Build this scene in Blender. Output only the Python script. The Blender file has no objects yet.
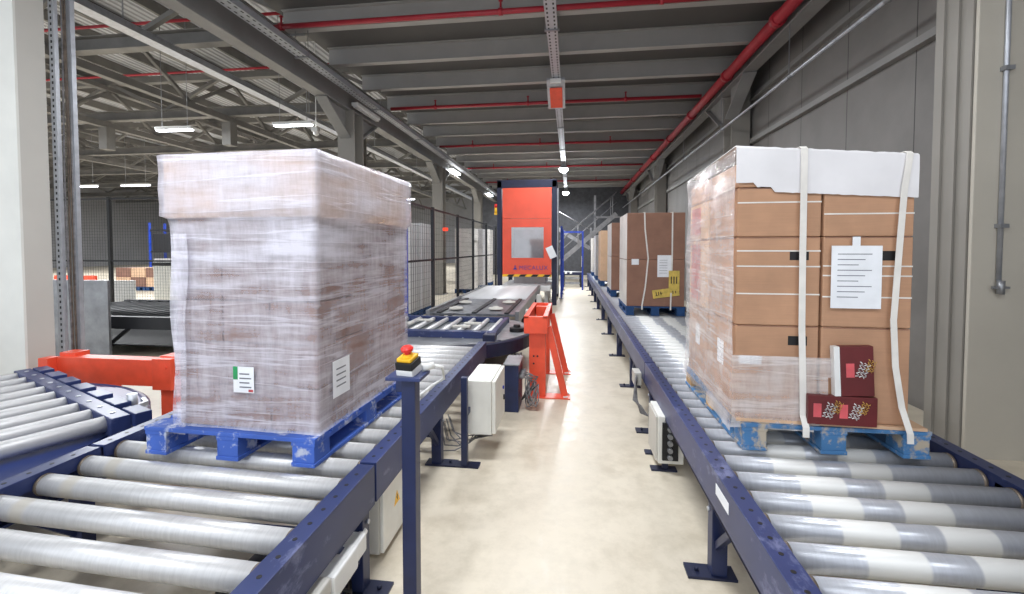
import bpy, bmesh, math, random
from mathutils import Vector, Matrix, noise
R = math.radians
random.seed(7)
S = bpy.context.scene
COL = S.collection

# ------------------------------------------------------------------ materials
def lin(c):
    out = []
    for v in c:
        v /= 255.0
        out.append(v / 12.92 if v <= 0.04045 else ((v + 0.055) / 1.055) ** 2.4)
    return (*out, 1.0)

class NT:
    def __init__(s, name):
        s.m = bpy.data.materials.new(name); s.m.use_nodes = True
        s.t = s.m.node_tree; s.t.nodes.clear()
        s.out = s.n('ShaderNodeOutputMaterial')
    def n(s, kind, **k):
        x = s.t.nodes.new(kind)
        for a, b in k.items(): setattr(x, a, b)
        return x
    def l(s, a, b): s.t.links.new(a, b)
    def coord(s, scale=(1, 1, 1), rand=False):
        tc = s.n('ShaderNodeTexCoord'); mp = s.n('ShaderNodeMapping'); mp.inputs['Scale'].default_value = scale
        src = tc.outputs['Object']
        if rand:
            oi = s.n('ShaderNodeObjectInfo'); ml = s.n('ShaderNodeMath', operation='MULTIPLY'); ml.inputs[1].default_value = 37.0
            s.l(oi.outputs['Random'], ml.inputs[0])
            cb = s.n('ShaderNodeCombineXYZ'); s.l(ml.outputs[0], cb.inputs['Y']); s.l(ml.outputs[0], cb.inputs['Z'])
            ad = s.n('ShaderNodeVectorMath', operation='ADD'); s.l(src, ad.inputs[0]); s.l(cb.outputs[0], ad.inputs[1]); src = ad.outputs[0]
        s.l(src, mp.inputs['Vector']); return mp.outputs[0]
    def noise(s, vec, scale, detail=4, rough=.55):
        x = s.n('ShaderNodeTexNoise'); x.inputs['Scale'].default_value = scale
        x.inputs['Detail'].default_value = detail; x.inputs['Roughness'].default_value = rough
        s.l(vec, x.inputs['Vector']); return x.outputs['Fac']
    def ramp(s, fac, stops, interp='LINEAR'):
        x = s.n('ShaderNodeValToRGB'); x.color_ramp.interpolation = interp
        e = x.color_ramp.elements
        while len(e) < len(stops): e.new(.5)
        for el, (p, c) in zip(e, stops):
            el.position = p; el.color = c if len(c) == 4 else lin(c)
        s.l(fac, x.inputs[0]); return x.outputs[0]
    def mix(s, fac, a, b, blend='MIX'):
        x = s.n('ShaderNodeMix', data_type='RGBA', blend_type=blend)
        for sock, v in ((x.inputs[0], fac), (x.inputs[6], a), (x.inputs[7], b)):
            if isinstance(v, (int, float)): sock.default_value = v
            elif isinstance(v, tuple): sock.default_value = v if len(v) == 4 else lin(v)
            else: s.l(v, sock)
        return x.outputs[2]
    def bsdf(s, col, rough=.5, metal=0.0, bump=None, bstr=.2, bdist=.01, spec=None):
        b = s.n('ShaderNodeBsdfPrincipled')
        for nm, v in (('Base Color', col), ('Roughness', rough), ('Metallic', metal)):
            if isinstance(v, (int, float)): b.inputs[nm].default_value = v
            elif isinstance(v, tuple): b.inputs[nm].default_value = v if len(v) == 4 else lin(v)
            else: s.l(v, b.inputs[nm])
        if spec is not None: b.inputs['Specular IOR Level'].default_value = spec
        if bump is not None:
            bp = s.n('ShaderNodeBump'); bp.inputs['Strength'].default_value = bstr; bp.inputs['Distance'].default_value = bdist
            s.l(bump, bp.inputs['Height']); s.l(bp.outputs[0], b.inputs['Normal'])
        return b
    def done(s, sh): s.l(sh.outputs[0] if hasattr(sh, 'outputs') else sh, s.out.inputs[0]); return s.m

def plain(name, c, rough=.5, metal=0.0, var=.12, scale=6, bump=0.0):
    t = NT(name); v = t.coord(); f = t.noise(v, scale)
    a = tuple(max(0, x * (1 - var)) for x in c); b = tuple(min(255, x * (1 + var)) for x in c)
    col = t.ramp(f, [(.3, a), (.7, b)])
    return t.done(t.bsdf(col, rough, metal, f if bump else None, bump))

def painted(name, c, wear, amount=.36, rough=.42, scale=9, stretch=(1, 1, 1)):
    """paint with scuffs through to a paler tone"""
    t = NT(name); v = t.coord(stretch); f = t.noise(v, scale, 8, .7); g = t.noise(v, 2.2, 3)
    base = t.ramp(g, [(.3, tuple(x * .85 for x in c)), (.7, tuple(min(255, x * 1.12) for x in c))])
    k = t.ramp(f, [(1 - amount, (0, 0, 0)), (1 - amount + .09, (255, 255, 255))])
    return t.done(t.bsdf(t.mix(k, base, wear), rough))

def emit(name, c, strength):
    t = NT(name); e = t.n('ShaderNodeEmission'); e.inputs[0].default_value = lin(c); e.inputs[1].default_value = strength
    return t.done(e)

def roller_mat(name, bands, rough=.32, base=(190, 193, 201), worn=(212, 212, 210)):
    t = NT(name); tc = t.n('ShaderNodeTexCoord'); sp = t.n('ShaderNodeSeparateXYZ'); t.l(tc.outputs['Object'], sp.inputs[0])
    oi = t.n('ShaderNodeObjectInfo')
    j = t.n('ShaderNodeMath', operation='MULTIPLY_ADD'); j.inputs[1].default_value = .05; t.l(oi.outputs['Random'], j.inputs[0]); t.l(sp.outputs['X'], j.inputs[2])
    mr = t.n('ShaderNodeMapRange'); mr.inputs['From Min'].default_value = -.7; mr.inputs['From Max'].default_value = .7
    t.l(j.outputs[0], mr.inputs['Value'])
    k = t.ramp(mr.outputs[0], [(p, (255, 255, 255) if w else (0, 0, 0)) for p, w in bands], 'LINEAR')
    v = t.coord((14, 1.5, 1.5), True); f = t.noise(v, 5, 6, .7)
    base = t.ramp(f, [(.3, tuple(x * .92 for x in base)), (.7, base)])
    col = t.mix(k, base, worn)
    rg = t.ramp(k, [(0, (rough, rough, rough, 1)), (1, (.5, .5, .5, 1))])
    mt = t.ramp(k, [(0, (.4, .4, .4, 1)), (1, (.2, .2, .2, 1))])
    return t.done(t.bsdf(col, rg, mt, f, .08, .002))

def cardboard(name, c, flute=True):
    t = NT(name); v = t.coord((1, 1, 1), True); f = t.noise(v, 5, 5); w = t.noise(t.coord((2, 2, 60), True), 3, 3)
    col = t.mix(.22, t.ramp(f, [(.3, tuple(x * .93 for x in c)), (.7, tuple(min(255, x * 1.06) for x in c))]),
                t.ramp(w, [(.3, tuple(x * .9 for x in c)), (.7, tuple(min(255, x * 1.06) for x in c))]))
    return t.done(t.bsdf(col, .75, 0, w, .06, .002))

def film(name, lo, hi, tint=(238, 236, 242), rough=.24, zwrap=None):
    """clear stretch film: see-through with milky creased streaks"""
    t = NT(name)
    tc = t.n('ShaderNodeTexCoord'); mp = t.n('ShaderNodeMapping'); mp.inputs['Scale'].default_value = (1.1, 1.1, 9); mp.inputs['Rotation'].default_value = (R(9), R(-7), 0)
    t.l(tc.outputs['Object'], mp.inputs['Vector'])
    f = t.noise(mp.outputs[0], 2.0, 6, .6); g = t.noise(t.coord((17, 17, 3.0)), 1.6, 5, .7); h = t.noise(t.coord((1, 1, 1.3)), 2.1, 3, .5)
    def ma(a, k, b):
        m = t.n('ShaderNodeMath', operation='MULTIPLY_ADD'); m.inputs[1].default_value = k; t.l(a, m.inputs[0])
        if b is None: m.inputs[2].default_value = 0
        else: t.l(b, m.inputs[2])
        return m.outputs[0]
    sm = ma(f, .9, ma(g, .42, ma(h, .8, None)))
    m3 = t.n('ShaderNodeMapping'); m3.inputs['Scale'].default_value = (.3, .3, 7); m3.inputs['Rotation'].default_value = (R(-6), R(11), 0); t.l(tc.outputs['Object'], m3.inputs['Vector'])
    cr = t.noise(m3.outputs[0], 1.3, 5, .5)
    c1 = t.n('ShaderNodeMath', operation='SUBTRACT'); c1.inputs[1].default_value = .5; t.l(cr, c1.inputs[0])
    c2 = t.n('ShaderNodeMath', operation='ABSOLUTE'); t.l(c1.outputs[0], c2.inputs[0])
    c3 = t.n('ShaderNodeMapRange'); c3.inputs['From Max'].default_value = .02; c3.inputs['To Min'].default_value = .2; c3.inputs['To Max'].default_value = 0; t.l(c2.outputs[0], c3.inputs['Value'])
    sm = ma(c3.outputs[0], 1.0, sm)
    mr = t.n('ShaderNodeMapRange'); mr.inputs['From Min'].default_value = .82; mr.inputs['From Max'].default_value = 1.28
    mr.inputs['To Min'].default_value = lo; mr.inputs['To Max'].default_value = hi; t.l(sm, mr.inputs['Value'])
    alpha = mr.outputs[0]
    if zwrap:  # more turns of film round the upper part of the load
        sp = t.n('ShaderNodeSeparateXYZ'); t.l(tc.outputs['Object'], sp.inputs[0])
        m2 = t.n('ShaderNodeMapRange', interpolation_type='SMOOTHSTEP'); m2.inputs['From Min'].default_value = zwrap[0]; m2.inputs['From Max'].default_value = zwrap[1]
        m2.inputs['To Min'].default_value = 0; m2.inputs['To Max'].default_value = zwrap[2]; t.l(ma(f, .25, sp.outputs['Z']), m2.inputs['Value'])
        ad = t.n('ShaderNodeMath', operation='ADD', use_clamp=True); t.l(alpha, ad.inputs[0]); t.l(m2.outputs[0], ad.inputs[1]); alpha = ad.outputs[0]
    b = t.bsdf(tint, rough, 0, sm, .5, .012)
    tr = t.n('ShaderNodeBsdfTransparent'); mx = t.n('ShaderNodeMixShader')
    t.l(alpha, mx.inputs[0]); t.l(tr.outputs[0], mx.inputs[1]); t.l(b.outputs[0], mx.inputs[2])
    return t.done(mx)

def perforated_mat(name, c, period=.11, off=.045):
    """galvanised sheet with two rows of dark slots along Y"""
    t = NT(name); tc = t.n('ShaderNodeTexCoord'); sp = t.n('ShaderNodeSeparateXYZ'); t.l(tc.outputs['Object'], sp.inputs[0])
    def mth(op, a, b):
        m = t.n('ShaderNodeMath', operation=op)
        if isinstance(a, float): m.inputs[0].default_value = a
        else: t.l(a, m.inputs[0])
        if b is not None:
            if isinstance(b, float): m.inputs[1].default_value = b
            else: t.l(b, m.inputs[1])
        return m.outputs[0]
    k1 = mth('LESS_THAN', mth('FRACT', mth('DIVIDE', sp.outputs['Y'], period), None), .5)
    k2 = mth('LESS_THAN', mth('ABSOLUTE', mth('SUBTRACT', mth('ABSOLUTE', sp.outputs['X'], None), off), None), .012)
    f = t.noise(t.coord(), 6)
    base = t.ramp(f, [(.3, tuple(x * .95 for x in c)), (.7, c)])
    return t.done(t.bsdf(t.mix(mth('MULTIPLY', k1, k2), base, (46, 47, 50)), .45, .4))

def floor_mat():
    t = NT('worn_concrete'); v = t.coord(); f = t.noise(v, .8, 6, .6); g = t.noise(v, 7, 6, .7); h = t.noise(t.coord((1, .25, 1)), 3, 6, .7)
    c = t.ramp(f, [(.3, (198, 187, 167)), (.7, (217, 207, 188))])
    c = t.mix(.3, c, t.ramp(g, [(.35, (168, 156, 136)), (.6, (224, 214, 197))]))
    k = t.ramp(h, [(.62, (0, 0, 0)), (.72, (255, 255, 255))])
    c = t.mix(.35, c, t.mix(k, c, (226, 222, 214)))
    return t.done(t.bsdf(c, t.ramp(g, [(.3, (.28, .28, .28, 1)), (.7, (.5, .5, .5, 1))]), 0, g, .05, .003))

def panel_mat(name, c, period, axis='Y', seam=.02):
    """painted sheet with a dark joint every period metres"""
    t = NT(name); tc = t.n('ShaderNodeTexCoord'); sp = t.n('ShaderNodeSeparateXYZ'); t.l(tc.outputs['Object'], sp.inputs[0])
    d = t.n('ShaderNodeMath', operation='DIVIDE'); d.inputs[1].default_value = period; t.l(sp.outputs[axis], d.inputs[0])
    fr = t.n('ShaderNodeMath', operation='FRACT'); t.l(d.outputs[0], fr.inputs[0])
    lt = t.n('ShaderNodeMath', operation='LESS_THAN'); lt.inputs[1].default_value = seam; t.l(fr.outputs[0], lt.inputs[0])
    f = t.noise(t.coord(), 1.5, 5)
    base = t.ramp(f, [(.3, tuple(x * .93 for x in c)), (.7, tuple(min(255, x * 1.05) for x in c))])
    return t.done(t.bsdf(t.mix(lt.outputs[0], base, tuple(x * .45 for x in c)), .55))

def corrugated(name, c, freq, axis='X'):
    t = NT(name); w = t.n('ShaderNodeTexWave', bands_direction=axis); w.inputs['Scale'].default_value = freq
    t.l(t.coord(), w.inputs['Vector'])
    return t.done(t.bsdf(t.ramp(w.outputs['Fac'], [(.2, tuple(x * .75 for x in c)), (.6, c)]), .5, 0, w.outputs['Fac'], .8, .05))

def glass(name):
    t = NT(name); g = t.n('ShaderNodeBsdfGlossy'); g.inputs['Roughness'].default_value = .06; g.inputs[0].default_value = (.9, .9, .9, 1)
    tr = t.n('ShaderNodeBsdfTransparent'); tr.inputs[0].default_value = (.9, .92, .93, 1); mx = t.n('ShaderNodeMixShader'); mx.inputs[0].default_value = .18
    t.l(tr.outputs[0], mx.inputs[1]); t.l(g.outputs[0], mx.inputs[2]); return t.done(mx)

M = dict(
    floor=floor_mat(),
    navy=painted('navy_paint', (43, 55, 100), (104, 110, 146), .42, .38, 7, (1, .5, 1)),
    navy_plain=plain('navy_plain', (27, 38, 76), .4),
    navy_dark=plain('navy_dark', (24, 30, 58), .45),
    blue=plain('bright_blue_paint', (30, 64, 170), .4),
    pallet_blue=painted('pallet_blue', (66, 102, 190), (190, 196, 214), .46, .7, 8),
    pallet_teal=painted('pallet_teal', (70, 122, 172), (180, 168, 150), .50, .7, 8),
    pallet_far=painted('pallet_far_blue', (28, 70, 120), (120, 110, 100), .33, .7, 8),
    wood=plain('bare_wood', (196, 160, 118), .8, 0, .2, 14),
    orange=plain('orange_paint', (232, 84, 56), .38, 0, .06),
    machine_orange=plain('machine_orange', (230, 86, 60), .35, 0, .04, 2),
    red=plain('sprinkler_red', (172, 46, 58), .4, 0, .05),
    roller=roller_mat('roller_steel', [(0, 0), (.28, 0), (.285, 1), (.42, 1), (.425, 0), (.53, 0), (.535, 1), (.66, 1), (.665, 0), (1, 0)]),
    roller_clean=roller_mat('roller_steel_clean', [(0, 0), (.12, 0), (.14, 1), (.17, 1), (.19, 0), (1, 0)], .42, (226, 226, 227), (206, 201, 192)),
    bearing=plain('bearing_ring', (128, 116, 104), .5, .5),
    galv=plain('galvanised_steel', (184, 187, 194), .42, .6, .06, 12),
    steel=plain('dull_steel', (150, 152, 156), .42, .7, .1),
    grey_paint=plain('grey_beam_paint', (140, 139, 137), .5, 0, .06, 2),
    truss_paint=plain('truss_paint', (116, 114, 111), .6, 0, .08, 2),
    col_grey=plain('column_grey', (142, 138, 131), .55, 0, .03, 1.5),
    col_white=plain('column_white', (226, 226, 220), .55, 0, .03, 2),
    deck=plain('deck_grey', (98, 96, 94), .7, 0, .04, 1.0),
    wall=panel_mat('wall_panel', (122, 119, 116), 1.15, 'Y', .012),
    wall_far=plain('far_wall', (74, 75, 80), .7),
    wall_hall=plain('hall_wall', (150, 150, 152), .7, 0, .05, .6),
    roofdeck=corrugated('roof_deck', (196, 198, 204), 1.6, 'X'),
    black=plain('black_plastic', (22, 22, 24), .5),
    dark=plain('dark_metal', (32, 33, 38), .5, .1),
    white=plain('white_plastic', (232, 232, 230), .45, 0, .03),
    box_white=plain('cabinet_white', (232, 231, 224), .45, 0, .03),
    offwhite=plain('offwhite_panel', (196, 193, 186), .5, 0, .02, 1.5),
    beige=plain('beige_face', (186, 180, 168), .55, 0, .025, 1.5),
    yellow=plain('safety_yellow', (246, 190, 40), .4, 0, .04),
    estop_red=plain('button_red', (226, 48, 40), .35, 0, .04),
    paper=plain('paper', (236, 238, 242), .7, 0, .03, 8),
    ink=plain('grey_ink', (120, 122, 130), .8),
    dark_ink=plain('dark_ink', (46, 42, 44), .8),
    green=plain('label_green', (40, 150, 90), .6),
    redmark=plain('label_red', (180, 70, 74), .6),
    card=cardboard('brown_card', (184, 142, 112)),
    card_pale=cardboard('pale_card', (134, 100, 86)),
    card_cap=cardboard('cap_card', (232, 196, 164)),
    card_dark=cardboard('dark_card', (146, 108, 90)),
    card_tan=cardboard('tan_card', (214, 178, 146)),
    maroon=plain('maroon_print', (98, 34, 36), .5, 0, .08),
    pink=plain('pink_print', (214, 92, 98), .5),
    pink_dull=plain('dull_pink_print', (188, 116, 112), .6),
    joist=plain('joist_paint', (170, 168, 165), .5, 0, .03, 2),
    pale_bed=plain('pale_bed', (232, 232, 234), .4, .1, .03),  # near-white: lamp light reflected off the bed is put into the colour
    gold=plain('gold_print', (214, 170, 84), .5),
    strap=plain('white_strap', (226, 222, 216), .5, 0, .05),
    sheet=plain('white_sheet', (228, 226, 228), .5, 0, .03, 3, .15),
    tape=plain('yellow_tape', (212, 184, 90), .5, 0, .1, 14),
    film=film('stretch_film', .07, .64, (236, 234, 246), .22, (.78, 1.12, .22)),
    perforated=perforated_mat('perforated_sheet', (188, 191, 198)),
    film_clear=film('stretch_film_clear', .16, .62, (238, 234, 234), .14),
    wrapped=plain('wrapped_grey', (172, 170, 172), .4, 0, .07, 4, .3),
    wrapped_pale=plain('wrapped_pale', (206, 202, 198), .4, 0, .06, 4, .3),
    curtain=corrugated('strip_stack', (216, 215, 216), 2.4, 'Y'),
    cable=plain('cable_brown', (96, 84, 74), .6, 0, .2, 20),
    cable_grey=plain('cable_grey', (120, 118, 120), .5, 0, .2, 20),
    chain_bed=plain('chain_bed', (110, 112, 118), .4, .4, .2, 8),
    blue_print=plain('blue_print', (70, 60, 140), .5),
    stair=plain('stair_grey', (150, 150, 154), .6),
    led=emit('led_tube', (240, 246, 255), 18.0),
    led_far=emit('led_tube_far', (240, 246, 255), 9.0),
    highbay=emit('high_bay_lens', (245, 250, 255), 60.0),
    glow_red=emit('red_indicator', (255, 60, 40), 2.0),
    glass=glass('window_glass'),
)

# ------------------------------------------------------------------ mesh builder
ORG = {}
def root_of(o):
    while o.parent: o = o.parent
    return o

class B:
    def __init__(s): s.bm = bmesh.new(); s.mi = 0
    def mat(s, i): s.mi = i; return s
    def _tag(s, faces):
        for f in faces: f.material_index = s.mi
    def poly(s, pts):
        f = s.bm.faces.new([s.bm.verts.new(p) for p in pts]); s._tag([f]); return s
    def box(s, lo, hi, bev=0.0, rz=0.0, piv=None, mtx=None):
        lo = Vector(lo); hi = Vector(hi); c = (lo + hi) / 2; d = hi - lo
        r = bmesh.ops.create_cube(s.bm, size=1.0, matrix=Matrix.Translation(c) @ Matrix.Diagonal((abs(d.x), abs(d.y), abs(d.z), 1)))
        vs = r['verts']
        if rz: bmesh.ops.rotate(s.bm, verts=vs, cent=piv or c, matrix=Matrix.Rotation(rz, 3, 'Z'))
        if mtx is not None: bmesh.ops.transform(s.bm, verts=vs, matrix=mtx)
        fs = {f for v in vs for f in v.link_faces}
        if bev:
            es = {e for v in vs for e in v.link_edges}
            g = bmesh.ops.bevel(s.bm, geom=list(es), offset=bev, segments=2, affect='EDGES', profile=.6)
            fs = {f for f in g['faces']} | {f for f in fs if f.is_valid}
            allv = {v for f in fs for v in f.verts}
            fs = {f for v in allv for f in v.link_faces}
        s._tag(fs); return s
    def bar(s, p, q, w, h, up=(0, 0, 1)):
        """rectangular bar from p to q, w across, h along up"""
        p = Vector(p); q = Vector(q); d = q - p; L = d.length; z = d.normalized(); u = Vector(up)
        x = z.cross(u)
        if x.length < 1e-4: x = z.cross(Vector((1, 0, 0)))
        x.normalize(); y = x.cross(z)
        m = Matrix((x, y, z)).transposed().to_4x4(); m.translation = (p + q) / 2
        r = bmesh.ops.create_cube(s.bm, size=1.0, matrix=m @ Matrix.Diagonal((w, h, L, 1)))
        s._tag({f for v in r['verts'] for f in v.link_faces}); return s
    def cyl(s, p, q, r, n=16, r2=None, caps=True):
        p = Vector(p); q = Vector(q); d = q - p
        m = d.to_track_quat('Z', 'Y').to_matrix().to_4x4(); m.translation = (p + q) / 2
        g = bmesh.ops.create_cone(s.bm, cap_ends=caps, segments=n, radius1=r, radius2=r if r2 is None else r2, depth=d.length, matrix=m)
        fs = {f for v in g['verts'] for f in v.link_faces}
        s._tag(fs)
        for f in fs: f.smooth = len(f.verts) == 4
        return s
    def prism(s, pts, axis, a, b):
        """polygon pts (2-D) pulled along axis from a to b"""
        def P(u, v, t): return {'X': (t, u, v), 'Y': (u, t, v), 'Z': (u, v, t)}[axis]
        A = [s.bm.verts.new(P(u, v, a)) for u, v in pts]; Bv = [s.bm.verts.new(P(u, v, b)) for u, v in pts]
        n = len(pts); fs = [s.bm.faces.new(A), s.bm.faces.new(Bv)]
        for i in range(n): fs.append(s.bm.faces.new((A[i], A[(i + 1) % n], Bv[(i + 1) % n], Bv[i])))
        bmesh.ops.recalc_face_normals(s.bm, faces=fs); s._tag(fs); return s
    def lathe(s, prof, c, n=24):
        """(radius, z) profile turned about the vertical through c"""
        rings = [[s.bm.verts.new((c[0] + r * math.cos(2 * math.pi * k / n), c[1] + r * math.sin(2 * math.pi * k / n), c[2] + z)) for k in range(n)] for r, z in prof]
        fs = []
        for a, b in zip(rings, rings[1:]):
            for k in range(n):
                f = s.bm.faces.new((a[k], a[(k + 1) % n], b[(k + 1) % n], b[k])); fs.append(f)
        fs.append(s.bm.faces.new(rings[0][::-1])); fs.append(s.bm.faces.new(rings[-1]))
        s._tag(fs); return s
    def tube(s, pts, r, n=6):
        pts = [Vector(p) for p in pts]; rings = []
        for i, p in enumerate(pts):
            d = (pts[min(i + 1, len(pts) - 1)] - pts[max(i - 1, 0)]).normalized()
            x = d.cross(Vector((.13, .2, 1))).normalized(); y = x.cross(d)
            rings.append([s.bm.verts.new(p + x * (r * math.cos(2 * math.pi * k / n)) + y * (r * math.sin(2 * math.pi * k / n))) for k in range(n)])
        fs = []
        for a, b in zip(rings, rings[1:]):
            for k in range(n):
                f = s.bm.faces.new((a[k], a[(k + 1) % n], b[(k + 1) % n], b[k])); f.smooth = True; fs.append(f)
        fs += [s.bm.faces.new(rings[0][::-1]), s.bm.faces.new(rings[-1])]
        bmesh.ops.recalc_face_normals(s.bm, faces=fs); s._tag(fs); return s
    def build(s, name, mats, parent=None, **props):
        if not isinstance(mats, (list, tuple)): mats = [mats]
        me = bpy.data.meshes.new(name)
        vs = [v.co for v in s.bm.verts]
        if parent is not None:
            off = ORG.get(root_of(parent).name, Vector())
        else:
            lo = Vector(min(v[i] for v in vs) for i in range(3)); hi = Vector(max(v[i] for v in vs) for i in range(3))
            off = Vector(((lo.x + hi.x) / 2, (lo.y + hi.y) / 2, lo.z))
        bmesh.ops.translate(s.bm, verts=s.bm.verts, vec=-off)
        s.bm.to_mesh(me); s.bm.free()
        for m in mats: me.materials.append(M[m])
        o = bpy.data.objects.new(name, me); COL.objects.link(o)
        if parent is not None: o.parent = parent
        else: o.location = off; ORG[o.name] = off
        for k, v in props.items(): o[k] = v
        return o

def thing(name, label, cat, loc, group=None, local=False, rz=0.0, kind=None):
    """an Empty at the thing's base; its parts are written in world space unless local"""
    o = bpy.data.objects.new(name, None); COL.objects.link(o); o.location = loc; o.rotation_euler = (0, 0, rz)
    o.empty_display_size = .1
    if label: o['label'] = label
    if cat: o['category'] = cat
    if group: o['group'] = group
    if kind: o['kind'] = kind
    ORG[o.name] = Vector() if local else Vector(loc)
    return o
def tag(o, label, cat, group=None):
    o['label'] = label; o['category'] = cat
    if group: o['group'] = group
    return o
def struct(name, b, mats):
    return b.build(name, mats, None, kind='structure')
def shallow(o, parent, loc=None):
    c = o.copy(); COL.objects.link(c); c.parent = parent
    if loc is not None: c.location = loc
    return c
ORD = ['first', 'second', 'third', 'fourth', 'fifth', 'sixth', 'seventh', 'eighth', 'ninth', 'tenth', 'eleventh', 'twelfth', 'thirteenth',
       'fourteenth', 'fifteenth', 'sixteenth', 'seventeenth', 'eighteenth', 'nineteenth', 'twentieth']

# ------------------------------------------------------------------ camera
F = 450.0
cam = bpy.data.cameras.new('camera'); cam.sensor_width = 36; cam.lens = F / 1024 * 36; cam.shift_y = -33 / 1024; cam.clip_end = 300
co = bpy.data.objects.new('camera', cam); COL.objects.link(co); S.camera = co
co.location = (0, 0, 1.6); co.rotation_euler = (R(88), 0, math.atan(59 / 450))

# ------------------------------------------------------------------ the setting
struct('floor', B().box((-42, -3, -.2), (3.9, 48, 0)), 'floor')
struct('wall_right', B().box((3.45, -3, 0), (3.65, 27, 5.6)), 'wall')
struct('wall_back', B().box((-6.0, 27, 0), (3.65, 27.2, 5.6)), 'wall_far')
struct('wall_far', B().box((-42, 47.8, 0), (-6.0, 48, 8.2)), 'wall_hall')
struct('wall_left', B().box((-42.2, -3, 0), (-42, 48, 8.2)), 'wall_hall')
JY = [1.3 + 1.345 * k for k in range(19)]
ceil = struct('ceiling', B().box((-4.6, -3, 5.32), (3.65, 27.2, 5.5)), 'deck')
jb = B().box((-4.5, -.004, 5.02), (3.44, .004, 5.32)).box((-4.5, -.065, 5.0), (3.44, .065, 5.018)).box((-4.5, -.065, 5.302), (3.44, .065, 5.319))
for x in (-3.1, -1.7, .25, 1.7):
    jb.prism([(0.004, 5.3), (.06, 5.3), (.004, 5.05)], 'X', x, x + .012)
j0 = jb.build('joist', 'joist', ceil)
j0.location.y = JY[0]
for y in JY[1:]:
    c = shallow(j0, ceil); c.location.y = y
ch = struct('ceiling_hall', B().box((-42, -3, 7.5), (-4.6, 48, 7.6)), 'roofdeck')
pu = None
for k in range(25):
    x = -5.4 - 1.5 * k
    if pu is None:
        pu = B().box((x - .04, -3, 7.22), (x + .04, 47.7, 7.49)).build('purlin', 'truss_paint', ch); p0 = x
    else: c = shallow(pu, ch); c.location.x = x - p0
# upstand between the low deck and the high roof
struct('wall_upstand', B().box((-4.62, -3, 5.5), (-4.5, 48, 7.5)), 'deck')

# edge beams with knee braces
def edge_beam(x, s, z0, cols, label):
    t = thing('edge_beam', label, 'beam', (x, 12, z0))
    b = B().box((x - .008, -2.9, z0 + .02), (x + .008, 26.9, 4.98)).box((x - .11, -2.9, z0), (x + .11, 26.9, z0 + .025)).box((x - .11, -2.9, 4.96), (x + .11, 26.9, 4.985))
    b.build('girder', 'grey_paint', t)
    for y, d in cols:
        for sg in (-1, 1):
            ye = y - .9 if sg < 0 else y + d + .9
            yc = y if sg < 0 else y + d
            B().prism([(yc, z0), (ye, z0), (yc, z0 - .55)], 'X', x - .008, x + .008).bar((x, ye, z0 - .015), (x, yc, z0 - .56), .22, .025).build('knee_brace', 'grey_paint', t)
LC = [(8.7, .4), (15.0, .4), (21.6, .4)]
RC = [(9.25, .45), (16.9, .45), (24.0, .45)]
edge_beam(-4.55, 1, 4.4, LC, 'grey girder along the hall side of the low ceiling, above the fence')
edge_beam(3.05, 1, 4.66, RC, 'grey girder along the panelled wall, under the thick red pipe')

def h_column(x0, x1, y, d, z, label, mat='col_grey', mat2=None):
    t = thing('steel_column', label, 'column', ((x0 + x1) / 2, y + d / 2, 0), 'steel columns of the hall')
    B().box((x0, y, 0), (x1, y + .02, z)).box((x0, y + d - .02, 0), (x1, y + d, z)).box(((x0 + x1) / 2 - .008, y + .02, 0), ((x0 + x1) / 2 + .008, y + d - .02, z)).build('shaft', mat, t)
    B().box((x0 - .06, y - .06, .0), (x1 + .06, y + d + .06, .025)).build('base_plate', 'grey_paint', t)
    return t
for (y, d), w in zip(LC, ('first grey column behind the fence, rising beside the clear wrapped load', 'second grey column behind the mesh fence, pale face to the aisle', 'third grey column, close behind the orange machine')):
    h_column(-4.72, -4.36, y, d, 4.39, w)
for (y, d), w in zip(RC, ('grey column on the panelled wall, behind the brown strapped loads', 'second grey column on the panelled wall, far behind the loads', 'last grey column on the panelled wall, near the stairs')):
    h_column(3.06, 3.4, y, d, 4.65, w)
# near column by the panelled wall: wide pale front, ribbed side
t = thing('steel_column', 'wide grey column with a pale face and thin conduit at the panelled wall', 'column', (3.25, 4.05, 0))
B().box((2.98, 3.80, 0), (3.44, 3.83, 4.9), .004).build('face_plate', 'beige', t, label='pale face plate')
B().box((2.99, 3.83, 0), (3.44, 4.19, 4.9)).box((2.97, 3.84, 0), (2.99, 3.90, 4.9)).box((2.97, 3.97, 0), (2.99, 4.0, 4.9)).box((2.97, 4.11, 0), (2.99, 4.19, 4.9)).build('shaft', 'col_grey', t)
# near column at the turntable
t = thing('steel_column', 'broad column with a white face and grey side beside the turntable', 'column', (-5.2, 3.6, 0))
B().box((-5.6, 3.44, 0), (-4.90, 3.46, 7.2)).build('face_plate', 'col_white', t, label='white face plate')
B().box((-5.6, 3.46, 0), (-4.9, 3.68, 7.2)).build('shaft', 'offwhite', t)
# galvanised cable channel beside it
t = thing('cable_channel', 'galvanised upright channel full of cables beside the white-faced column', 'cable channel', (-4.85, 3.9, 0))
b = B()
b.box((-4.92, 3.73, 0), (-4.86, 3.745, 7.2)).box((-4.92, 3.745, 0), (-4.905, 3.80, 7.2))
b.mat(1)
for k in range(120):
    b.box((-4.897, 3.727, .3 + k * .055), (-4.883, 3.73, .325 + k * .055))
b.build('perforated_rail', ['galv', 'dark'], t)
B().box((-4.92, 3.86, 0), (-4.905, 3.94, 7.2)).box((-4.92, 3.86, 0), (-4.84, 3.875, 7.2)).box((-4.855, 3.875, 0), (-4.84, 3.90, 7.2)).build('side_rail', 'galv', t)
for k in range(6):
    x = -4.9 + .009 * k
    B().tube([(x + .006 * math.sin(z * 2.1 + k), 3.82 + .015 * (k % 6) + .006 * math.cos(z * 1.7 + k * 2), z) for z in [i * .36 for i in range(21)]], .0085, 6).build('cable', 'cable' if k % 3 else 'cable_grey', t)

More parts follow.
